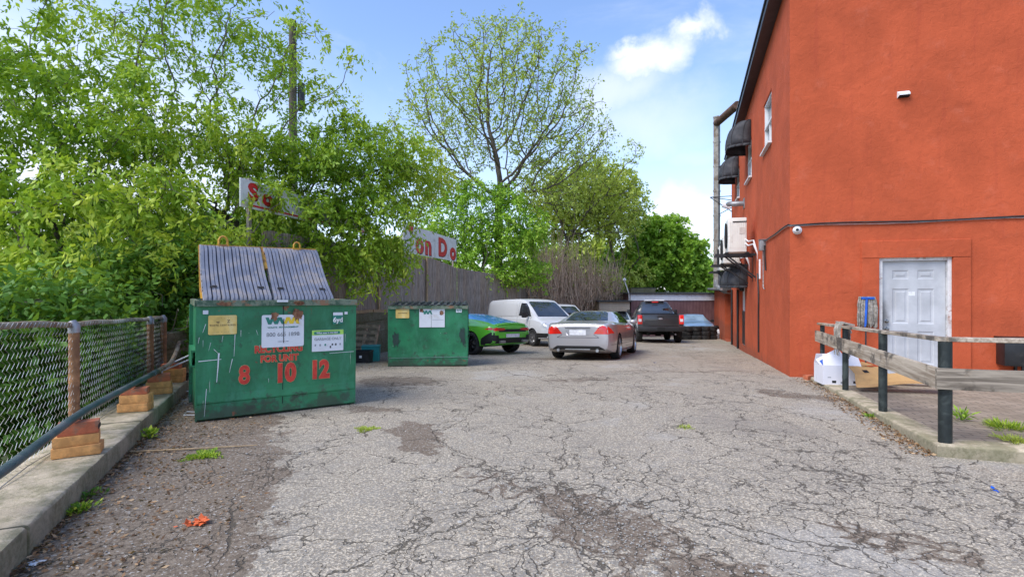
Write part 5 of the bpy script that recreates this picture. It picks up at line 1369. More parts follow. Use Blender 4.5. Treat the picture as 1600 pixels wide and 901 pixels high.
MB().box((0,0,.41), (1.76,.86,.03)).build('cap', M_ROOF, o)
o = empty('lamp_post', ((983-800)/800*34.15, 34.15, 1.14), label='thin white leaning pole with a round lamp beside the maroon shed', cat='lamp post')
MB().tube([(0,0,-3.4),(0,0,.0),(-.3,0,.85)], .03, 8).build('pole', M_WHITE, o); MB().lathe([(0,-.1),(.09,-.06),(.12,.02),(.08,.1),(0,.13)], 12, Matrix.Translation((-.31,0,.93))).build('lamp', M_WHITE, o, 60)

# ------------------------------------------------------------------ sign boards on the fence
M_SIGN = surf('white_sign_board', (.70,.72,.70), .5, 0, .08, 3, (.45,.45,.40), .3, bump=0)
M_SRED = surf('sign_red', (.62,.012,.02), .5, bump=0); M_SHAD = surf('sign_letter_edge', (.10,.01,.012), .6, bump=0)
def sign(y0, y1, z0, z1, label):
    a = Vector((fx(y0)-.02, y0, z0)); b_ = Vector((fx(y1)-.02, y1, z0)); L_ = (b_-a).length
    o = empty('sign_board', a, math.atan2(b_.y-a.y, b_.x-a.x), label=label, cat='sign')
    MB().box((L_/2, 0, (z1-z0)/2), (L_, .03, z1-z0), bev=.006).build('board', M_SIGN, o)
    for f in (.06, .5, .94): MB().box((L_*f, .05, (z1-z0)/2-.6), (.09, .06, z1-z0+1.3)).build('post', M_BOARD, o)
    return o, L_
def lett(o, s_, x, z, size, sx=1):
    M_ = Matrix.Translation((x, -.0165, z)) @ Matrix.Rotation(R(90), 4, 'X')
    text_mesh('letter_edge', s_, size, M_SHAD, o, Matrix.Translation((.05*size, 0, -.03*size)) @ M_, .05*size, .0015, sx=sx)
    text_mesh('letter', s_, size, M_SRED, o, Matrix.Translation((0, -.004, 0)) @ M_, .048*size, .002, sx=sx)
sg1, L1_ = sign(10.25, 15.7, 3.14, 3.72, 'white sign board reading So, poking out of the leaves above the big dumpster')
lett(sg1, 'S', .36, .34, .46, 1.35); lett(sg1, 'o', .82, .30, .46, 1.35)
MB().box((L1_/2+.1, -.018, .07), (L1_-.3, .006, .035)).build('underline', M_SRED, sg1)
sg2, L2_ = sign(18.4, 24.85, 2.80, 3.86, 'white sign board with red letters ending in Do, on top of the fence')
def sx_at(px): 
    r = (px-800)/800; y = (-7.37)/(r-.1875); return (y-18.4)/fdv.y
lett(sg2, "'", sx_at(641), .66, 1.1, 2.0); lett(sg2, 'o', sx_at(655), .43, 1.05, 1.45); lett(sg2, 'n', sx_at(668.5), .43, 1.05, 1.45); lett(sg2, 'D', sx_at(691), .48, 1.05, 1.55); lett(sg2, 'o', sx_at(707), .42, 1.05, 1.55)

# ------------------------------------------------------------------ trees
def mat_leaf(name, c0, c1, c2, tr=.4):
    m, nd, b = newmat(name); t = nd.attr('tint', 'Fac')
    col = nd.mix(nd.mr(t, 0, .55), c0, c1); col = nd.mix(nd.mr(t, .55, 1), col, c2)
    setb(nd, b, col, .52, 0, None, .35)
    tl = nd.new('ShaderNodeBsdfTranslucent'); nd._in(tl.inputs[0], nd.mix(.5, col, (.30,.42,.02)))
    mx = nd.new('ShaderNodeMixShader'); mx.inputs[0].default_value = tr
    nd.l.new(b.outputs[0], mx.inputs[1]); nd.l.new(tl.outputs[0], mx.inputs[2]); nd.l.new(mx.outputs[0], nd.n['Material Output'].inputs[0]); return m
L_BOX = mat_leaf('boxelder_leaf', (.12,.26,.022), (.33,.50,.04), (.66,.74,.09))
L_MID = mat_leaf('bush_leaf', (.17,.36,.03), (.34,.58,.06), (.58,.76,.11))
L_ELM = mat_leaf('elm_leaf', (.28,.35,.06), (.42,.52,.09), (.58,.66,.14))
L_MAP = mat_leaf('maple_leaf', (.14,.31,.025), (.29,.49,.05), (.46,.66,.09))
L_YEL = mat_leaf('yellow_green_leaf', (.30,.37,.06), (.48,.56,.09), (.64,.72,.15))
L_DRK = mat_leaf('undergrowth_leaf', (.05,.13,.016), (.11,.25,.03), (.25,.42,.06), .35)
M_BARK = surf('bark', (.13,.105,.082), .95, 0, .4, 7, (.05,.055,.035), .4, bump=.7, bscale=30, stretch=(1,1,.3))
M_BARKL = surf('pale_bark', (.15,.12,.10), .95, 0, .35, 7, bump=.5, stretch=(1,1,.3))
M_VINE = surf('dead_vine', (.56,.39,.26), .95, 0, .4, 5, bump=0)

def sample_blobs(blobs, n, rg, shell=.35, clump=0, cut=-.35):
    """blobs: (px, py, Y, rpx, rpy, rY, weight) -> points spread through the crown volume"""
    C_ = []; Rr = []; w = []
    for px, py, Y, rx, ry, rY, wt in blobs:
        C_.append(tuple(at(px, py, Y))); Rr.append((rx*Y/800, rY, ry*Y/800)); w.append(wt*rx*ry*rY*Y*Y)
    w = np.array(w)**.75; w /= w.sum(); idx = rg.choice(len(C_), n, p=w)
    d_ = rg.normal(size=(n, 3)); d_ /= np.linalg.norm(d_, axis=1)[:, None]
    r_ = rg.random(n)**shell
    P_ = np.array(C_)[idx]+d_*r_[:, None]*np.array(Rr)[idx]
    if clump:      # leave open pockets between clumps
        k = 2*math.pi/clump; q = rg.random(6)*6
        f = np.sin(P_[:,0]*k+q[0]+1.3*np.sin(P_[:,2]*k*.6+q[1]))*np.sin(P_[:,1]*k*.8+q[2])+np.sin(P_[:,2]*k*1.15+q[3]+np.sin(P_[:,0]*k*.7+q[4]))
        P_ = P_[f > cut]
    return P_

def colonize(base, trunk_top, att, step, infl=2.5, kill=None, iters=140, up=.05, rg=None):
    kill = kill or step*1.3
    b_ = np.array(base, float); t_ = np.array(trunk_top, float); n = max(3, int(np.linalg.norm(t_-b_)/step))
    pos = [b_+(t_-b_)*i/n+(rg.normal(size=3)*step*.07 if 0 < i < n else 0) for i in range(n+1)]; par = [-1]+list(range(n))
    pos = np.array(pos); par = np.array(par); att = att.copy(); start = n
    for it in range(iters):
        if len(att) == 0: break
        cand = pos[start:] if len(pos)-start > 0 else pos
        d2 = ((att[:, None, :]-cand[None, :, :])**2).sum(2); near = d2.argmin(1); dm = np.sqrt(d2[np.arange(len(att)), near])
        alive = dm > kill; att = att[alive]; near = near[alive]; dm = dm[alive]
        if len(att) == 0: break
        sel = dm < infl if (dm < infl).any() else dm <= dm.min()+1e-6
        new = []; np_ = []
        for k in np.unique(near[sel]):
            v = att[sel & (near == k)]-cand[k]; v = (v/np.linalg.norm(v, axis=1)[:, None]).sum(0)
            nv = np.linalg.norm(v); 
            if nv < 1e-6: continue
            v = v/nv+np.array([0, 0, up])+rg.normal(size=3)*.16; v /= np.linalg.norm(v); q = cand[k]+v*step
            new.append(q); np_.append(k+start)
        if not new: break
        pos = np.vstack([pos, np.array(new)]); par = np.concatenate([par, np.array(np_)])
        if len(pos) > 9000: break
    return pos, par
def radii(par, tip, ex=2.2):
    n = len(par); a = np.zeros(n); ch = np.zeros(n, int)
    for i in range(n-1, 0, -1):
        if ch[i] == 0: a[i] = tip**ex
        a[par[i]] += a[i]; ch[par[i]] += 1
    if ch[0] == 0: a[0] = tip**ex
    return a**(1/ex), ch
def branch_mesh(name, pos, par, rad, ch, mat, parent, loc, nmax=8):
    n = len(pos); kids = [[] for _ in range(n)]
    for i in range(1, n): kids[par[i]].append(i)
    mb = MB(); stack = [(0, None)]
    while stack:
        i, pre = stack.pop(); chain = ([pre] if pre is not None else [])+[i]; j = i
        while kids[j]:
            k = sorted(kids[j], key=lambda q: -rad[q]); 
            for q in k[1:]: stack.append((q, j))
            j = k[0]; chain.append(j)
        if len(chain) < 2: continue
        rr_ = [rad[q] for q in chain]
        if pre is not None: rr_[0] = min(rr_[1]*1.15, rr_[0])
        pts = [Vector(pos[q])-loc for q in chain]
        nn = nmax if max(rr_) > .05 else (5 if max(rr_) > .018 else 3)
        mb.tube(pts, rr_, nn, cap=False)
    return mb.build(name, mat, parent, smooth=60, fix=False)

def leaf_mesh(name, P_, D_, size, mat, parent, loc, rg, tint=None, width=.5, kind=None):
    """P_ leaf roots, D_ leaf directions; a folded pointed blade each"""
    n = len(P_); D_ = D_/np.maximum(np.linalg.norm(D_, axis=1), 1e-6)[:, None]
    upv = rg.normal(size=(n, 3))*.55+np.array([0, 0, 1.0]); S_ = np.cross(D_, upv); S_ /= np.maximum(np.linalg.norm(S_, axis=1), 1e-6)[:, None]
    N_ = np.cross(S_, D_); sz = size*rg.uniform(.65, 1.25, n)[:, None]; w_ = width*rg.uniform(.8, 1.2, n)[:, None]
    P0 = P_-np.array(loc)
    V_ = np.stack([P0, P0+D_*sz*.42+S_*sz*w_*.5-N_*sz*.10, P0+D_*sz-N_*sz*.16, P0+D_*sz*.42-S_*sz*w_*.5-N_*sz*.10], 1)
    me = bpy.data.meshes.new(name); me.vertices.add(n*4); me.vertices.foreach_set('co', V_.reshape(-1).astype(np.float32))
    idx = np.arange(n)[:, None]*4; tri = np.concatenate([idx+[0, 1, 2], idx+[0, 2, 3]], 1).reshape(-1)
    me.loops.add(n*6); me.loops.foreach_set('vertex_index', tri.astype(np.int32)); me.polygons.add(n*2)
    me.polygons.foreach_set('loop_start', (np.arange(n*2)*3).astype(np.int32)); 
    me.update(calc_edges=True); me.validate()
    t = me.attributes.new('tint', 'FLOAT', 'POINT'); tv = rg.random(n) if tint is None else np.clip(tint, 0, 1)
    t.data.foreach_set('value', np.repeat(tv, 4).astype(np.float32))
    return link_mesh(name, me, mat, parent)

def sprays(tips, dirs, nper, spread, droop, rg, length=.45):
    """twigs carrying leaves in pairs; returns leaf roots, directions, spray tint"""
    n = len(tips); a = dirs*.6+rg.normal(size=(n, 3))*spread; a[:, 2] += .1; a /= np.linalg.norm(a, axis=1)[:, None]
    side = np.cross(a, rg.normal(size=(n, 3))); side /= np.maximum(np.linalg.norm(side, axis=1), 1e-6)[:, None]
    Ls = length*rg.uniform(.5, 1.3, n); P_ = []; D_ = []; T_ = []; bt = rg.random(n)
    for k in range(nper):
        t = (k+rg.random(n)*.8)/nper; s_ = 1 if k%2 else -1
        p = tips+a*(Ls*t)[:, None]; p[:, 2] -= droop*Ls*t**2
        dd_ = a*.55+side*s_*rg.uniform(.4, 1.1, n)[:, None]+rg.normal(size=(n, 3))*.35; dd_[:, 2] -= droop*1.0*rg.random(n)+.15
        p = p+rg.normal(size=(n, 3))*.025
        P_.append(p); D_.append(dd_); T_.append(bt*.72+rg.random(n)*.28)
    return np.concatenate(P_), np.concatenate(D_), np.concatenate(T_)

def tree(name, base, top, blobs, label, cat='tree', group=None, natt=500, step=.3, infl=2.0, tip=.008, leafm=None, nspray=2, nper=10, leaf=.09, droop=.4, spread=.8, length=.45, seed=1, bark=None, thin=.02, keep=1.0, maxr=.3, sunbias=.35, width=.5, shell=.4, up=.05, clump=0, cut=-.35):
    rg = np.random.default_rng(seed); att = sample_blobs(blobs, natt, rg, shell, clump, cut)
    base = np.array(base, float); pos, par = colonize(base, top, att, step, infl, rg=rg, up=up)
    rad, ch = radii(par, tip); rad = np.minimum(rad, maxr); rad[0] *= 1.25
    o = empty(name, tuple(base), label=label, cat=cat, group=group); loc = Vector(base)
    branch_mesh('trunk', pos, par, rad, ch, bark or M_BARK, o, loc)
    sel = np.where((rad < thin) & (np.arange(len(par)) > 3))[0]
    if keep < 1: sel = sel[rg.random(len(sel)) < keep]
    sel = np.repeat(sel, nspray); tips = pos[sel]+rg.normal(size=(len(sel), 3))*.12; dirs = pos[sel]-pos[par[sel]]; dirs /= np.maximum(np.linalg.norm(dirs, axis=1), 1e-6)[:, None]
    P_, D_, T_ = sprays(tips, dirs, nper, spread, droop, rg, length)
    ke = -2.73-.4516*(P_[:,1]-2.885)-.50
    ok = ~((P_[:,1] < 8.7) & (P_[:,0] > ke-.12) & (P_[:,2] < 1.75)); P_, D_, T_ = P_[ok], D_[ok], T_[ok]
    # outer leaves tinted paler: sunlight on the crown put into the leaf colour
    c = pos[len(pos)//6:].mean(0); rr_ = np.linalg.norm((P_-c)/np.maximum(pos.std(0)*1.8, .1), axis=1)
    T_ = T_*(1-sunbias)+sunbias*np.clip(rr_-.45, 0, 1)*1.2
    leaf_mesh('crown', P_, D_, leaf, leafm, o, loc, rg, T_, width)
    print('TREE', name, len(pos), len(P_)); return o

G = -.9
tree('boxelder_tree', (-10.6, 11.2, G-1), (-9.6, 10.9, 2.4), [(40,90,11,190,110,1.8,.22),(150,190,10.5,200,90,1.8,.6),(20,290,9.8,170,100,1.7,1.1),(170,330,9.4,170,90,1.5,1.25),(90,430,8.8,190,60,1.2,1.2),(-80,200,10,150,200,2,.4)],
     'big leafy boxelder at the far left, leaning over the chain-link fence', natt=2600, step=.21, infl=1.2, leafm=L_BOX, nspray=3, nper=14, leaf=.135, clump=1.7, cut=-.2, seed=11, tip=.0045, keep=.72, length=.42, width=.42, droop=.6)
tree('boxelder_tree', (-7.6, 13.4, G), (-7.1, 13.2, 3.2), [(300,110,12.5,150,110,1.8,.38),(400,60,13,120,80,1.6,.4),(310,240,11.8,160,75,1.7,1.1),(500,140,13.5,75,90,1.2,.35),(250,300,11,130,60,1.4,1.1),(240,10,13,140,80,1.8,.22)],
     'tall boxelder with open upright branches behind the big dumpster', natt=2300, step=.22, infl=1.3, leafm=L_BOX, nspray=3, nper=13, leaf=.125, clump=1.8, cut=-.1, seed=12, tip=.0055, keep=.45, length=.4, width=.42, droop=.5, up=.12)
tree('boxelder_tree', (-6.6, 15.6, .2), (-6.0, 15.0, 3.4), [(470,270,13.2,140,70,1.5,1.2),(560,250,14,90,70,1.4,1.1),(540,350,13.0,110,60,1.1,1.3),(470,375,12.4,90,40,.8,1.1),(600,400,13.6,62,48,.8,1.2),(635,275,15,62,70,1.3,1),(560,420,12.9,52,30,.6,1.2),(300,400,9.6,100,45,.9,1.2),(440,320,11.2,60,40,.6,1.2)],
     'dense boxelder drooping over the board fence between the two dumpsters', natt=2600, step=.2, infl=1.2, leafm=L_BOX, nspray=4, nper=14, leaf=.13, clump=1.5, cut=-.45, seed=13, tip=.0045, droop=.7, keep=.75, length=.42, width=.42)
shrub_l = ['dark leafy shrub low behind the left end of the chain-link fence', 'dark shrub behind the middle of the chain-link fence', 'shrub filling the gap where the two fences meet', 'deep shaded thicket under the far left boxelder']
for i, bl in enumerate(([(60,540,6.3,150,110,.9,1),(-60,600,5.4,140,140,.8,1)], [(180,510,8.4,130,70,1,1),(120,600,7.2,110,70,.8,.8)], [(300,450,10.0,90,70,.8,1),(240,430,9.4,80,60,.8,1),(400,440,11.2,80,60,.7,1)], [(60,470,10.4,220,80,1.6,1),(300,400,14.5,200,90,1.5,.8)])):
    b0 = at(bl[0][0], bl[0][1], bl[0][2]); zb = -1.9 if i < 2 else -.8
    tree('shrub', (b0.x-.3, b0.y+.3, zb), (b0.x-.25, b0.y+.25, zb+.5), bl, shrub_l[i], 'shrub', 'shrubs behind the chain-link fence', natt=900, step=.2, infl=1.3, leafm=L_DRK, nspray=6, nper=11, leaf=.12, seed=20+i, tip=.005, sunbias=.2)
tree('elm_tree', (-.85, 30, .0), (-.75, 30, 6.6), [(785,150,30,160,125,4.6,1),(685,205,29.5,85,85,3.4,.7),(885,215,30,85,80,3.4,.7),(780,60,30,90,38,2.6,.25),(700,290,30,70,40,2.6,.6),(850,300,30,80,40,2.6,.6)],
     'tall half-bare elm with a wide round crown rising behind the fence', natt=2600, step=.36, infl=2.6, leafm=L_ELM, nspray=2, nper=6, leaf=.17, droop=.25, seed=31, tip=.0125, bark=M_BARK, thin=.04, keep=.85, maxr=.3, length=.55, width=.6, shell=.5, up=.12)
tree('young_elm', (3.9, 36.4, .0), (3.8, 36.4, 4.0), [(900,300,36,85,70,3,.8),(960,330,36,55,60,2.6,.7),(840,290,35,60,45,2.4,.4),(985,250,36,28,45,1.2,.12)],
     'sparse spindly elm with forked limbs right of the tall elm', natt=1500, step=.38, infl=2.8, leafm=L_YEL, nspray=3, nper=8, leaf=.19, seed=32, tip=.012, thin=.045, keep=.5, maxr=.2, length=.6, width=.6, up=.1)
tree('bushy_tree', (-1.9, 29.6, .2), (-1.8, 29.6, 1.8), [(700,365,28.5,70,58,1.7,1),(790,370,29,75,70,1.9,1.1),(750,320,29,95,38,1.7,.8),(825,405,29.4,42,55,1.3,1),(745,425,28.0,60,32,1,1)],
     'light green bushy tree spilling over the fence below the tall elm', natt=1600, step=.28, infl=1.8, leafm=L_MID, nspray=4, nper=10, leaf=.18, clump=3, cut=-.7, seed=33, tip=.008, length=.5)
tree('maple_tree', (10.8, 43, -1.2), (10.8, 43, 1.0), [(1040,400,42.5,62,55,3.4,1.2),(995,425,42,55,48,2.8,1.2),(1078,425,42,34,38,2.2,1),(1030,360,43,42,28,2.4,.8)],
     'dense bright green maple behind the maroon shed', natt=1600, step=.4, infl=2.4, leafm=L_MAP, nspray=5, nper=11, leaf=.28, seed=34, tip=.01, length=.6, width=.75)
tree('yellow_green_tree', (7.2, 41, -1.2), (7.1, 41, 1.4), [(920,300,40,75,55,3,.9),(965,320,40,48,62,2.6,1.1),(885,335,39.5,60,50,2.4,.9),(985,430,39.5,35,40,1.6,.9)],
     'pale yellow-green tree between the spindly elm and the maple', natt=1500, step=.4, infl=2.6, leafm=L_YEL, nspray=4, nper=10, leaf=.24, seed=35, tip=.011, thin=.04, keep=.9, length=.6, width=.6)
# trees far beyond, closing the view between the nearer trunks
far_l = ['distant tree seen through the gap beside the sign','distant tree low behind the tall elm trunk','distant tree behind the beige shed','distant tree far left behind the boxelders','distant tree at the left edge beyond the fence','distant tree right of the maple behind the duct']
for i, (px, Y, w_, h_) in enumerate(((620,52,120,70),(800,58,130,75),(905,50,90,60),(330,44,240,120),(60,38,260,130),(1135,60,60,40))):
    b0 = at(px, 470, Y)
    tree('distant_tree', (b0.x, Y, -1.9), (b0.x, Y, .5), [(px,430,Y,w_,h_*.8,3,1),(px+w_*.3,400,Y+1,w_*.5,h_*.7,3,.8)], far_l[i], group='distant trees beyond the fences', natt=420, step=.7, infl=4, leafm=L_MID if i%2 else L_YEL, nspray=7, nper=11, leaf=.42, seed=50+i, tip=.015, length=1.0, width=.7)

# brown dead vines hanging over the far fence
rg = np.random.default_rng(5); mb = MB()
for k in range(1500):
    s = rg.random()**.9; px = 826+s*140; Y = 30.6+s*5.6+rg.normal()*.8+.8
    p = at(px, 450, Y); z0 = rg.uniform(-.8, 1.2); hh = rg.uniform(1.5, 6.2)*(1-.45*s)*(.6+.4*math.sin(px*.11)**2)
    pts = []; x, y = p.x, p.y; vx = rg.normal()*.06
    for j in range(7):
        pts.append((x, y, z0+hh*j/6)); x += vx+rg.normal()*.10; y += rg.normal()*.08
    mb.tube(pts, [.024, .021, .019, .017, .014, .011, .008], 3, cap=False)
vn = mb.build('dead_vines', M_VINE, fix=False); vn.location = (0,0,0)
tag(vn, 'mass of dry brown vines hanging over the far fence', 'vines', kind='stuff')
# undergrowth leaves among the vines and along the fence foot
tree('vine_bush', (3.2, 35.0, -.4), (3.2, 35.0, .4), [(870,420,34.2,40,50,1.2,.6),(930,440,36,50,28,1.4,1),(905,400,36,50,55,1.2,.5)], 'thin green bush growing through the brown vines', 'bush', natt=300, step=.36, infl=2.4, leafm=L_YEL, nspray=2, nper=7, leaf=.18, seed=61, tip=.008, length=.5)

# utility pole with ivy
up_ = at(458, 170, 19); o = empty('utility_pole', (up_.x, up_.y, -.5), label='dark ivy-clad wooden pole rising above the boxelders', cat='pole')
zt = 1.5+(450-32)/800*19+.5
MB().tube([(0,0,0),(.0,0,zt*.5),(-.02,0,zt)], [.17,.15,.13], 12).build('pole', M_BARK, o, 60)
MB().tube([(.26,.1,zt-3.3),(.26,.1,zt-2.3)], .13, 12).build('transformer', M_BLACK, o, 60)
rg = np.random.default_rng(9); n = 620; a = rg.random(n)*6.28; zz = zt-.3-rg.random(n)**1.0*4.2
P_ = np.stack([np.cos(a)*.2*rg.uniform(.7,1.4,n)+up_.x, np.sin(a)*.2*rg.uniform(.7,1.4,n)+up_.y, zz-.5], 1); D_ = np.stack([np.cos(a), np.sin(a), -.4+rg.normal(size=n)*.5], 1)
leaf_mesh('ivy', P_, D_, .11, L_DRK, o, Vector((up_.x, up_.y, -.5)), rg)
# ------------------------------------------------------------------ small things
M_CARD = surf('brown_cardboard', (.50,.30,.12), .85, 0, .12, 4, (.35,.21,.09), .35, bump=.1)
M_CARDW = surf('white_carton', (.70,.69,.74), .6, 0, .05, 3, (.5,.48,.46), .2, bump=.05)
M_BLUE = surf('blue_print', (.015,.10,.50), .5, 0, .15, bump=0)
M_MOP = surf('mop_yarn', (.40,.36,.31), .95, 0, .4, 30, (.17,.15,.13), .6, 8, bump=.6)
M_BLUEH = surf('blue_plastic', (.01,.10,.52), .35, bump=0)
# white carton with flaps open
Yc = 8.42; bx = empty('open_carton', ((1308-800)/800*Yc, Yc, pz(Yc)+.0), R(-10), label='white printed carton with raised flaps under the far end of the railing', cat='box')
mb = MB(); w_, d_, h_ = .56, .36, .31
for c, s in (((0,-d_/2,h_/2),(w_,.006,h_)),((0,d_/2,h_/2),(w_,.006,h_)),((-w_/2,0,h_/2),(.006,d_-.006,h_)),((w_/2,0,h_/2),(.006,d_-.006,h_)),((0,0,.005),(w_-.01,d_-.01,.006))): mb.box(c, s)
mb.build('carton_wall', M_CARDW, bx)
def flap(a, b_, ang_up, L_, mat, name, parent, nrm):
    a = Vector(a); b_ = Vector(b_); e = (b_-a); n_ = Vector(nrm); v = n_*math.cos(ang_up)*L_+Vector((0,0,math.sin(ang_up)*L_)); t = v.cross(e).normalized()*.003
    vs = [a-t, b_-t, b_+v-t-e*.04, a+v-t+e*.04, a+t, b_+t, b_+v+t-e*.04, a+v+t+e*.04]
    return MB().add(vs, [(0,1,2,3),(4,5,6,7),(0,1,5,4),(1,2,6,5),(2,3,7,6),(3,0,4,7)]).build(name, mat, parent)
f1 = flap((-w_/2,-d_/2,h_), (w_/2,-d_/2,h_), R(62), .20, M_CARDW, 'flap', bx, (0,1,0)); flap((w_/2,-d_/2,h_), (w_/2,d_/2,h_), R(8), .18, M_CARD, 'flap', bx, (1,0,0)); flap((-w_/2,d_/2,h_), (w_/2,d_/2,h_), R(70), .16, M_CARDW, 'flap', bx, (0,-.3,0))
# loose inner lid tilted on top, with a blue panel
Mt = Matrix.Translation((-.12,-.06,h_+.07)) @ Matrix.Rotation(R(-30), 4, 'Y') @ Matrix.Rotation(R(-62), 4, 'X').inverted()
mb = MB(); mb.add([Mt @ Vector(p) for p in ((-.18,-.12,0),(.20,-.12,0),(.20,.12,0),(-.18,.12,0),(-.18,-.12,.008),(.20,-.12,.008),(.20,.12,.008),(-.18,.12,.008))], [(0,1,2,3),(4,5,6,7),(0,1,5,4),(1,2,6,5),(2,3,7,6),(3,0,4,7)]); il = mb.build('loose_lid', M_CARDW, bx)
mb = MB(); mb.add([Mt @ Vector(p) for p in ((-.15,-.08,.0105),(.06,-.08,.0105),(.06,.07,.0105),(-.15,.07,.0105))], [(0,1,2,3)]); mb.build('print_panel', M_BLUE, il)
for k, (x, z, a, b_, m_) in enumerate(((-.19,.12,.05,.014,M_TGY),(-.12,.05,.06,.04,M_BLACK),(.02,.14,.05,.05,M_TGY),(.06,.06,.03,.02,M_BLACK),(.0,.04,.05,.03,M_TGY),(.20,.20,.03,.02,M_TRED),(.21,.05,.10,.04,M_BLACK),(.22,.14,.04,.05,M_TRED))):
    mb = MB(); mb.box((x, -d_/2-.0042, z), (a, .0016, b_)); mb.build('print', m_, bx)
# flattened cardboard sheets on the patio
def sheet_poly(name, pts, loc, rz, mat, label, cat, folds=0, parent=None):
    o = empty(name, loc, rz, label=label, cat=cat) if parent is None else None
    bm = bmesh.new(); f = bm.faces.new([bm.verts.new((x, y, 0)) for x, y in pts])
    for q in np.arange(-1, 1, .12):
        bmesh.ops.bisect_plane(bm, geom=bm.verts[:]+bm.edges[:]+bm.faces[:], plane_co=(q,0,0), plane_no=(1,0,0))
        bmesh.ops.bisect_plane(bm, geom=bm.verts[:]+bm.edges[:]+bm.faces[:], plane_co=(0,q,0), plane_no=(0,1,0))
    return bm, o
def cardboard(pts, loc, rz, zf, label, holes=()):
    bm, o = sheet_poly('flattened_cardboard', pts, loc, rz, M_CARD, label, 'cardboard')
    for v in bm.verts: v.co.z = zf(v.co.x, v.co.y)
    me = bpy.data.meshes.new('board'); bm.to_mesh(me); bm.free(); s = link_mesh('board', me, M_CARD, o); md = s.modifiers.new('s', 'SOLIDIFY'); md.thickness = .007; md.offset = 1
    for (x, y, a, b_) in holes:
        mb = MB(); zz = [zf(x+i*a, y+j*b_)+.0095 for i, j in ((-1,-1),(1,-1),(1,1),(-1,1))]; mb.add([(x-a, y-b_, zz[0]), (x+a, y-b_, zz[1]), (x+a, y+b_, zz[2]), (x-a, y+b_, zz[3])], [(0,1,2,3)]); mb.build('hand_hole', M_DARK, o)
    return o
cardboard([(-.62,-.22),(.55,-.20),(.60,.02),(.40,.20),(-.1,.17),(-.5,.24)], ((1405-800)/800*7.6, 7.6, pz(7.6)+.01), R(-16), lambda x, y: .08+.07*math.sin(3*x+1)+max(0, x-.3)*.5+max(0, y)*.5+max(0, -x-.35)*.1, 'flattened brown cardboard box curling up below the railing post', [(.47,-.06,.05,.03)])
cardboard([(-.30,-.16),(.28,-.18),(.30,.14),(-.26,.18)], ((1362-800)/800*8.05, 8.05, pz(8.05)+.10), R(8), lambda x, y: .02+max(0, y+.12)*.6, 'upright folded cardboard flap with a hand hole behind the railing', [(-.06,.05,.045,.03)])
cardboard([(-.36,-.10),(.38,-.14),(.36,.12),(-.34,.12)], ((1345-800)/800*8.5, 8.5, pz(8.5)+.02), R(-30), lambda x, y: .06+.1*abs(x), 'folded brown cardboard piece beside the white carton')
cardboard([(-.5,-.10),(.5,-.08),(.5,.1),(-.5,.1)], ((1415-800)/800*8.2, 8.2, pz(8.2)+.05), R(-20), lambda x, y: .05+.16*max(0, -x), 'long narrow cardboard strip at the foot of the door')

# mop leaning upside down against the wall, and a second mop head on the rail
pm = frontP(uw(1350), pz(9.0), 0)
mp = empty('mop', (pm.x, pm.y, 0), math.atan2(BF.y, BF.x), label='string mop stood head-up against the red wall, with a blue handle', cat='mop')
zh = frontz(1350, 462)
MB().tube([(-.06,-.30,pz(9)+.0),(-.0,-.10,zh-.35)], .013, 8).build('handle', M_BLACK, mp, 60)
MB().tube([(-.015,-.13,zh-.55),(-.0,-.11,zh-.30),(.015,-.09,zh-.03)], [.017,.019,.022], 10).build('blue_grip', M_BLUEH, mp, 60)
mb = MB(); mb.box((.03,-.10,zh-.04), (.20,.035,.04), bev=.01); mb.build('clamp', M_BLUEH, mp, 40)
mb = MB(); rr_ = random.Random(3)
for k in range(150):
    x = rr_.uniform(-.15,.17); y = rr_.uniform(-.085,-.02); L_ = rr_.uniform(.38,.56)
    pts = [(x*.7+.02, y, zh-.03)]+[(x*.7+.02+(x)*.25*min(1, t*3)+rr_.uniform(-.008,.008), y-.02*math.sin(t*3), zh-.02+.035*math.sin(min(1, t*5)*3.14)-L_*t*t**.1) for t in (.08,.2,.4,.6,.8,1)]
    mb.tube(pts, .008, 4)
mb.build('strings', M_MOP, mp, 60)
prail = posts[1]+(posts[0]-posts[1])*.12; zr = pz(prail.y)+.975
m2 = empty('draped_mop', (prail.x, prail.y, zr), math.atan2((RC0-RC1).y, (RC0-RC1).x), label='grey mop head draped over the top rail near the wall', cat='mop')
mb = MB()
for k in range(110):
    x = rr_.uniform(-.17,.14); s1 = rr_.choice((1,1,1,-1)); L_ = rr_.uniform(.06,.24)+(.25 if rr_.random() < .12 else 0)
    pts = [(x*.6+.12, -.04*s1, .012+rr_.uniform(0,.03)), (x*.8, 0, .025+rr_.uniform(0,.02)), (x, .055*s1, .01), (x+rr_.uniform(-.02,.02), .075*s1, -.03-L_*.3), (x+rr_.uniform(-.04,.03), .075*s1+rr_.uniform(-.01,.01), -.04-L_)]
    mb.tube(pts, .0065, 4)
mb.build('strings', M_MOP, m2, 60)
mb = MB(); mb.quadbox((-.5,.0,.03), (-.1,.0,.035), .05, .02); mb.build('flat_strap', M_MOP, m2)

# black storage bench against the front wall
ub = uw(1555); pb = frontP(ub, pz(8.2), .14)
bn = empty('storage_bench', (pb.x, pb.y, pz(8.2)), math.atan2(BF.y, BF.x), label='black rectangular bench box on thin legs against the right wall', cat='bench')
MB().box((.75, 0, .50), (1.5, .26, .44), bev=.02).build('box_body', M_BLACK, bn, 40); MB().box((.75, -.0, .735), (1.54, .30, .03), bev=.008).build('lid', M_BLACK, bn, 40)
for x in (.25, 1.3):
    for y in (-.10, .10): MB().box((x, y, .14), (.035, .035, .28)).build('leg', M_BLACK, bn)

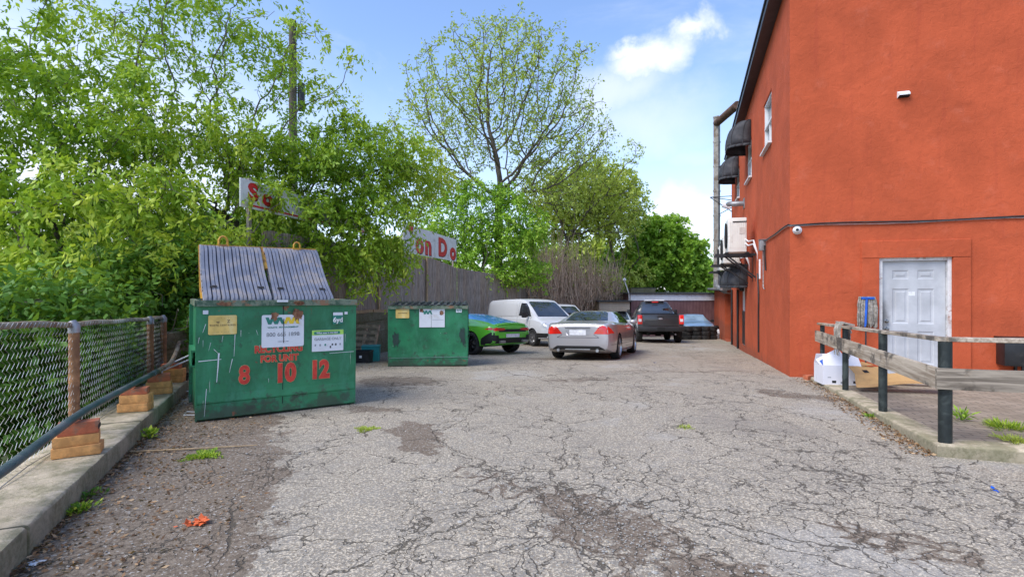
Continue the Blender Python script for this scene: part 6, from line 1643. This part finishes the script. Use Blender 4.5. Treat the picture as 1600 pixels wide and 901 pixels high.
# wooden pallet pile, teal bin and black crate behind the second dumpster's left end
Yp = 13.6; ppx = (562-800)/800*Yp
M_PALW = surf('pallet_wood', (.50,.37,.25), .85, 0, .3, 8, (.25,.18,.12), .4, 5, bump=.3)
pl = empty('wooden_pallet', (ppx, Yp, gz(ppx, Yp)), R(75), label='broken wooden pallet leaning on the mossy wall between the dumpsters', cat='pallet')
Ml = Matrix.Rotation(R(-68), 4, 'Y')
for k in range(6):
    mb = MB(); mb.box((0,0,0), (.09,.8,.018)); o_ = mb.build('slat', M_PALW, pl); o_.matrix_local = Ml @ Matrix.Translation((.06+k*.17,0,.05))
for y in (-.36,0,.36):
    mb = MB(); mb.box((0,0,0), (1.0,.045,.09)); o_ = mb.build('runner', M_PALW, pl); o_.matrix_local = Ml @ Matrix.Translation((.48,y,-.005))
def crate(name, px, Y, w_, d_, h_, mat, lab, cat, rz, lid=False):
    x = (px-800)/800*Y; o = empty(name, (x, Y, gz(x, Y)), rz, label=lab, cat=cat)
    mb = MB(); t = .012
    tp = [(-w_/2*.92,-d_/2*.92),(w_/2*.92,-d_/2*.92),(w_/2*.92,d_/2*.92),(-w_/2*.92,d_/2*.92)]; tq = [(a/.92, b_/.92) for a, b_ in tp]; ti = [(a*.94, b_*.94) for a, b_ in tq]
    vs = [(a, b_, 0) for a, b_ in tp]+[(a, b_, h_) for a, b_ in tq]+[(a, b_, h_) for a, b_ in ti]+[(a*.96, b_*.96, .03) for a, b_ in tp]
    fs = [(0,1,2,3)]+[(i, (i+1)%4, 4+(i+1)%4, 4+i) for i in range(4)]+[(4+i, 4+(i+1)%4, 8+(i+1)%4, 8+i) for i in range(4)]+[(8+i, 8+(i+1)%4, 12+(i+1)%4, 12+i) for i in range(4)]+[(12,13,14,15)]
    mb.add(vs, fs); mb.build('bin_body', mat, o)
    if lid: MB().box((0,0,h_+.012), (w_*1.04,d_*1.06,.03), bev=.008).build('lid', mat, o, 40)
    else:
        mb = MB(); 
        for s in (-1, 1): mb.box((0,s*d_/2,h_-.02), (w_*1.03,.02,.04)); mb.box((s*w_/2,0,h_-.021), (.02,d_*.95,.038))
        mb.build('rim', mat, o)
    return o
M_TEAL = surf('teal_plastic', (.02,.30,.30), .5, 0, .15, 4, (.15,.3,.28), .3, bump=0)
crate('teal_bin', 580, 13.1, .44, .36, .38, M_TEAL, 'teal plastic bin with a lid beside the mossy wall', 'bin', .15, True)
cr = crate('black_crate', 567, 12.55, .42, .32, .30, M_BLACK, 'black plastic crate in front of the teal bin', 'crate', -.05)
MB().box((.0, -.168, .17), (.06, .004, .06)).build('label_tag', M_WHITE, cr)
crate('grey_bucket', 283, 8.0, .25, .25, .26, M_BLACK, 'small dark bucket squeezed between the kerb and the big dumpster', 'bucket', .3)
# white wire rack beside the big dumpster
wr = empty('wire_rack', ((266-800)/800*7.6, 7.6, gz(-5, 7.6)), .5, label='bent white wire rack on the ground left of the big dumpster', cat='rack')
mb = MB()
for a, b_ in (((-.1,0,.03),(-.1,0,.42)),((-.1,0,.42),(.35,.1,.62)),((-.12,0,.36),(.35,.1,.55)),((-.1,0,.03),(.35,.05,.03)),((-.1,.25,.03),(-.1,.25,.40)),((-.1,0,.42),(-.1,.25,.40)),((.35,.1,.62),(.35,.05,.03))): mb.tube([a, b_], .011, 6)
mb.build('frame', M_WHITE, wr)
wr2 = empty('bent_wire', ((288-800)/800*6.2, 6.2, gz(-4, 6.2)), .1, label='thin white bent wire lying flat by the dumpster corner', cat='wire')
MB().tube([(.35,.0,.01),(-.02,.02,.012),(-.03,.12,.03),(.1,.15,.012)], .006, 6).build('wire', M_WHITE, wr2)

def gp(px, py, drop=None):
    """ground point under a pixel"""
    Y = 3.0
    for _ in range(60):
        d_ = 1.5-gz(0, Y); Y = d_*800/(py-450.5)
    return Vector(((px-800)/800*Y, Y, gz(0, Y)))
# weeds
rg = np.random.default_rng(77)
def weed(px, py, r_, n, h, lab, mat, flat=.3, pos=None, leaf=.05, cat='weed', width=.35):
    p = pos or gp(px, py); o = empty('weed_tuft' if cat == 'weed' else 'grass_tuft', p, label=lab, cat=cat, group='weeds growing in the cracks')
    a = rg.random(n)*6.28; rr_ = r_*np.sqrt(rg.random(n))*(.75+.3*np.sin(a*3+r_*50)+.22*np.sin(a*7+px)); P_ = np.stack([p.x+np.cos(a)*rr_, p.y+np.sin(a)*rr_, p.z+rg.random(n)*h*flat], 1)
    D_ = np.stack([np.cos(a)*.7, np.sin(a)*.7, rg.uniform(.2, 1.3, n)], 1)+rg.normal(size=(n, 3))*.25
    leaf_mesh('leaves', P_, D_, leaf, mat, o, p, rg, None, width)
    mb = MB()
    for k in range(10): q = rr_[k]*.8; mb.tube([(math.cos(a[k])*q*.2, math.sin(a[k])*q*.2, 0), (math.cos(a[k])*q, math.sin(a[k])*q, h*flat)], .002, 3)
    mb.build('stem', mat, o); return o
weed(234, 684, .07, 60, .10, 'bright broad-leaved weed at the kerb foot by the big dumpster', L_BOX, .8, leaf=.05, width=.6)
weed(208, 684, .04, 25, .06, 'tiny weed just left of the bright one by the kerb', L_YEL, .8, leaf=.05, width=.6)
weed(140, 778, .09, 110, .08, 'low green weed patch at the kerb foot, upper of two', L_DRK, .6, leaf=.028, width=.6)
weed(122, 800, .10, 150, .08, 'low green weed patch at the kerb foot, lower of two', L_BOX, .6, leaf=.028, width=.6)
weed(318, 712, .17, 900, .02, 'flat mossy grass patch on the asphalt near the stick', L_BOX, .3, leaf=.026, cat='grass')
weed(572, 671, .13, 800, .02, 'yellow-green moss patch in the crack, centre left', L_YEL, .2, leaf=.022, cat='grass')
weed(1070, 668, .10, 90, .03, 'faint green tuft by the patio kerb', L_YEL, .3, leaf=.03, cat='grass')
weed(1358, 651, .06, 60, .04, 'small weed at the foot of the patio kerb', L_MAP, .5, leaf=.04)
def pp_(px, py):
    Y = 6.
    for _ in range(60): Y = (1.5-pz(Y))*800/(py-450.5)
    return Vector(((px-800)/800*Y, Y, pz(Y)))
weed(0, 0, .07, 50, .12, 'sprig of weed in the patio paving near the steel post', L_MAP, .8, pos=pp_(1503, 656), leaf=.075)
weed(0, 0, .2, 420, .06, 'wide clump of grass growing in the patio paving', L_BOX, .3, pos=pp_(1572, 668), leaf=.075, cat='grass', width=.12)
weed(0, 0, .16, 300, .05, 'second clump of grass near the patio kerb edge', L_YEL, .3, pos=pp_(1590, 690), leaf=.06, cat='grass', width=.15)
# leaf litter along the kerb and the patio kerb (one mass)
n = 4600; y = rg.uniform(1.5, 8.2, n); f = rg.random(n)**3.2; x = np.array([kx(v) for v in y])+.02+f*1.3*(.35+.65*np.abs(np.sin(y*1.3)))
z = gza(x, y)+.004+rg.random(n)*.012
n2 = 1500; t = rg.random(n2); qx = RC0.x+(RC1.x-RC0.x)*t-rg.random(n2)**2*.25-.02; qy = RC0.y+(RC1.y-RC0.y)*t; qz = gza(qx, qy)+.004+rg.random(n2)*.01
n3 = 1500; x3 = rg.normal(-5.2, .9, n3); y3 = rg.uniform(8.5, 15, n3); x3 = np.array([fx(v) for v in y3])+.1+rg.random(n3)**1.5*2.2; z3 = gza(x3, y3)+.005+rg.random(n3)*.015
P_ = np.stack([np.concatenate([x, qx, x3]), np.concatenate([y, qy, y3]), np.concatenate([z, qz, z3])], 1); D_ = rg.normal(size=(len(P_), 3)); D_[:, 2] *= .18
L_LIT = mat_leaf('dry_leaf', (.10,.05,.022), (.28,.15,.07), (.50,.34,.19), .1)
tag(leaf_mesh('leaf_litter', P_, D_, .036, L_LIT, None, (0,0,0), rg, rg.random(len(P_))**1.5, .45), 'dry brown leaf litter gathered along the kerbs and the wall', 'leaf litter', kind='stuff')
# loose gravel
def pebbles(name, pts, sizes, mat, label):
    V_ = []; F_ = []; base = np.array([(1,0,0),(-1,0,0),(0,1,0),(0,-1,0),(0,0,.7),(0,0,-.5)]); fc = [(0,2,4),(2,1,4),(1,3,4),(3,0,4),(2,0,5),(1,2,5),(3,1,5),(0,3,5)]
    for p, s in zip(pts, sizes):
        a = rg.random()*6.28; c, s_ = math.cos(a), math.sin(a); q = base*s*rg.uniform(.6, 1.3, (6, 1)); q = np.stack([q[:,0]*c-q[:,1]*s_, q[:,0]*s_+q[:,1]*c, q[:,2]], 1)+p
        o_ = len(V_); V_ += [tuple(v) for v in q]; F_ += [tuple(i+o_ for i in f_) for f_ in fc]
    me = bpy.data.meshes.new(name); me.from_pydata(V_, [], F_); return tag(link_mesh(name, me, mat), label, 'gravel', kind='stuff')
pts = []; cs = [(.6,3.2,.55,.6,900),(-.9,5.3,.35,.8,500),(1.0,2.4,.8,.5,500),(-2.6,4.4,.8,2.0,500),(-.1,3.95,.3,.6,300),(4.2,7.8,.6,.5,250),(1,5,3,3,500)]
for cx_, cy_, sx_, sy_, n_ in cs:
    for k in range(n_): x = cx_+rg.normal()*sx_*.6; yy = cy_+rg.normal()*sy_*.6; pts.append((x, yy, gz(x, yy)+.003)) if x > kx(yy)+.03 and yy > 1.5 else None
M_GRV = surf('gravel_stone', (.34,.32,.29), .9, 0, .5, 40, bump=0)
pebbles('loose_gravel', np.array(pts), rg.uniform(.0025, .0085, len(pts))*(1+(rg.random(len(pts)) > .96)*1.2), M_GRV, 'loose gravel scattered over the broken asphalt')
# orange dried flower head, stick, scraps
p = gp(312, 818); o = empty('orange_scrap', p, R(20), label='crumpled orange scrap lying on the asphalt, lower left', cat='litter')
M_ORG = surf('orange_paper', (.70,.13,.03), .7, 0, .3, 30, bump=.4); P_ = np.stack([p.x+rg.normal(size=40)*.035, p.y+rg.normal(size=40)*.014, p.z+.008+rg.random(40)*.018], 1)
D_ = rg.normal(size=(40, 3)); D_[:, 2] = np.abs(D_[:, 2])*.4; leaf_mesh('crumpled_piece', P_, D_, .045, M_ORG, o, p, rg, None, .7)
a = gp(203, 707); b_ = gp(402, 696); o = empty('long_stick', a, label='long thin straw-coloured stick on the asphalt before the big dumpster', cat='stick'); m_ = (a+b_)/2
MB().tube([Vector((0,0,.012)), (m_-a)+Vector((0,-.03,.014)), (b_-a)+Vector((0,0,.008))], [.007,.008,.004], 6).build('stem', M_TAN, o)
for px, py, lab, s_ in ((1023, 567, 'small blue scrap on the asphalt far from the camera', .05), (1556, 768, 'small blue plastic scrap on the asphalt, lower right', .03)):
    p = gp(px, py); o = empty('blue_scrap', p, label=lab, cat='litter'); P_ = np.stack([p.x+rg.normal(size=10)*s_*.4, p.y+rg.normal(size=10)*s_*.3, p.z+.006+rg.random(10)*.01], 1); D_ = rg.normal(size=(10, 3)); D_[:, 2] *= .3
    leaf_mesh('torn_piece', P_, D_, s_, M_BLUEH, o, p, rg, None, .7)
p = gp(52, 880); o = empty('white_scrap', p, label='flat white plastic scrap at the kerb in the lower left corner', cat='litter'); MB().add([(-.05,-.02,.004),(.04,-.03,.006),(.06,.02,.012),(-.02,.03,.005)], [(0,1,2,3)]).build('torn_piece', M_WHITE, o)
# rubbish heap by the tyres
p = Vector(((1120-800)/800*29.5, 29.5, gz(10, 29.5))); o = empty('rubbish_bag', p, label='torn white and red rubbish bag between the tyres and the orange wall', cat='bag')
for nm, mt, c, s in (('bag_body', M_WHITE, (0,0,.25), (.42,.35,.28)), ('red_bag', M_TRED, (.3,.1,.2), (.25,.25,.22)), ('dark_flap', M_BLACK, (-.12,.05,.55), (.3,.12,.2))):
    bm = bmesh.new(); bmesh.ops.create_icosphere(bm, subdivisions=3, radius=1)
    for v in bm.verts: k = 1+.28*math.sin(v.co.x*5+v.co.z*3)*math.sin(v.co.y*6+1)+random.uniform(-.07,.07); v.co = Vector((v.co.x*s[0]*k+c[0], v.co.y*s[1]*k+c[1], max(0, v.co.z*s[2]*k+c[2])))
    me = bpy.data.meshes.new(nm); bm.to_mesh(me); bm.free(); link_mesh(nm, me, mt, o)
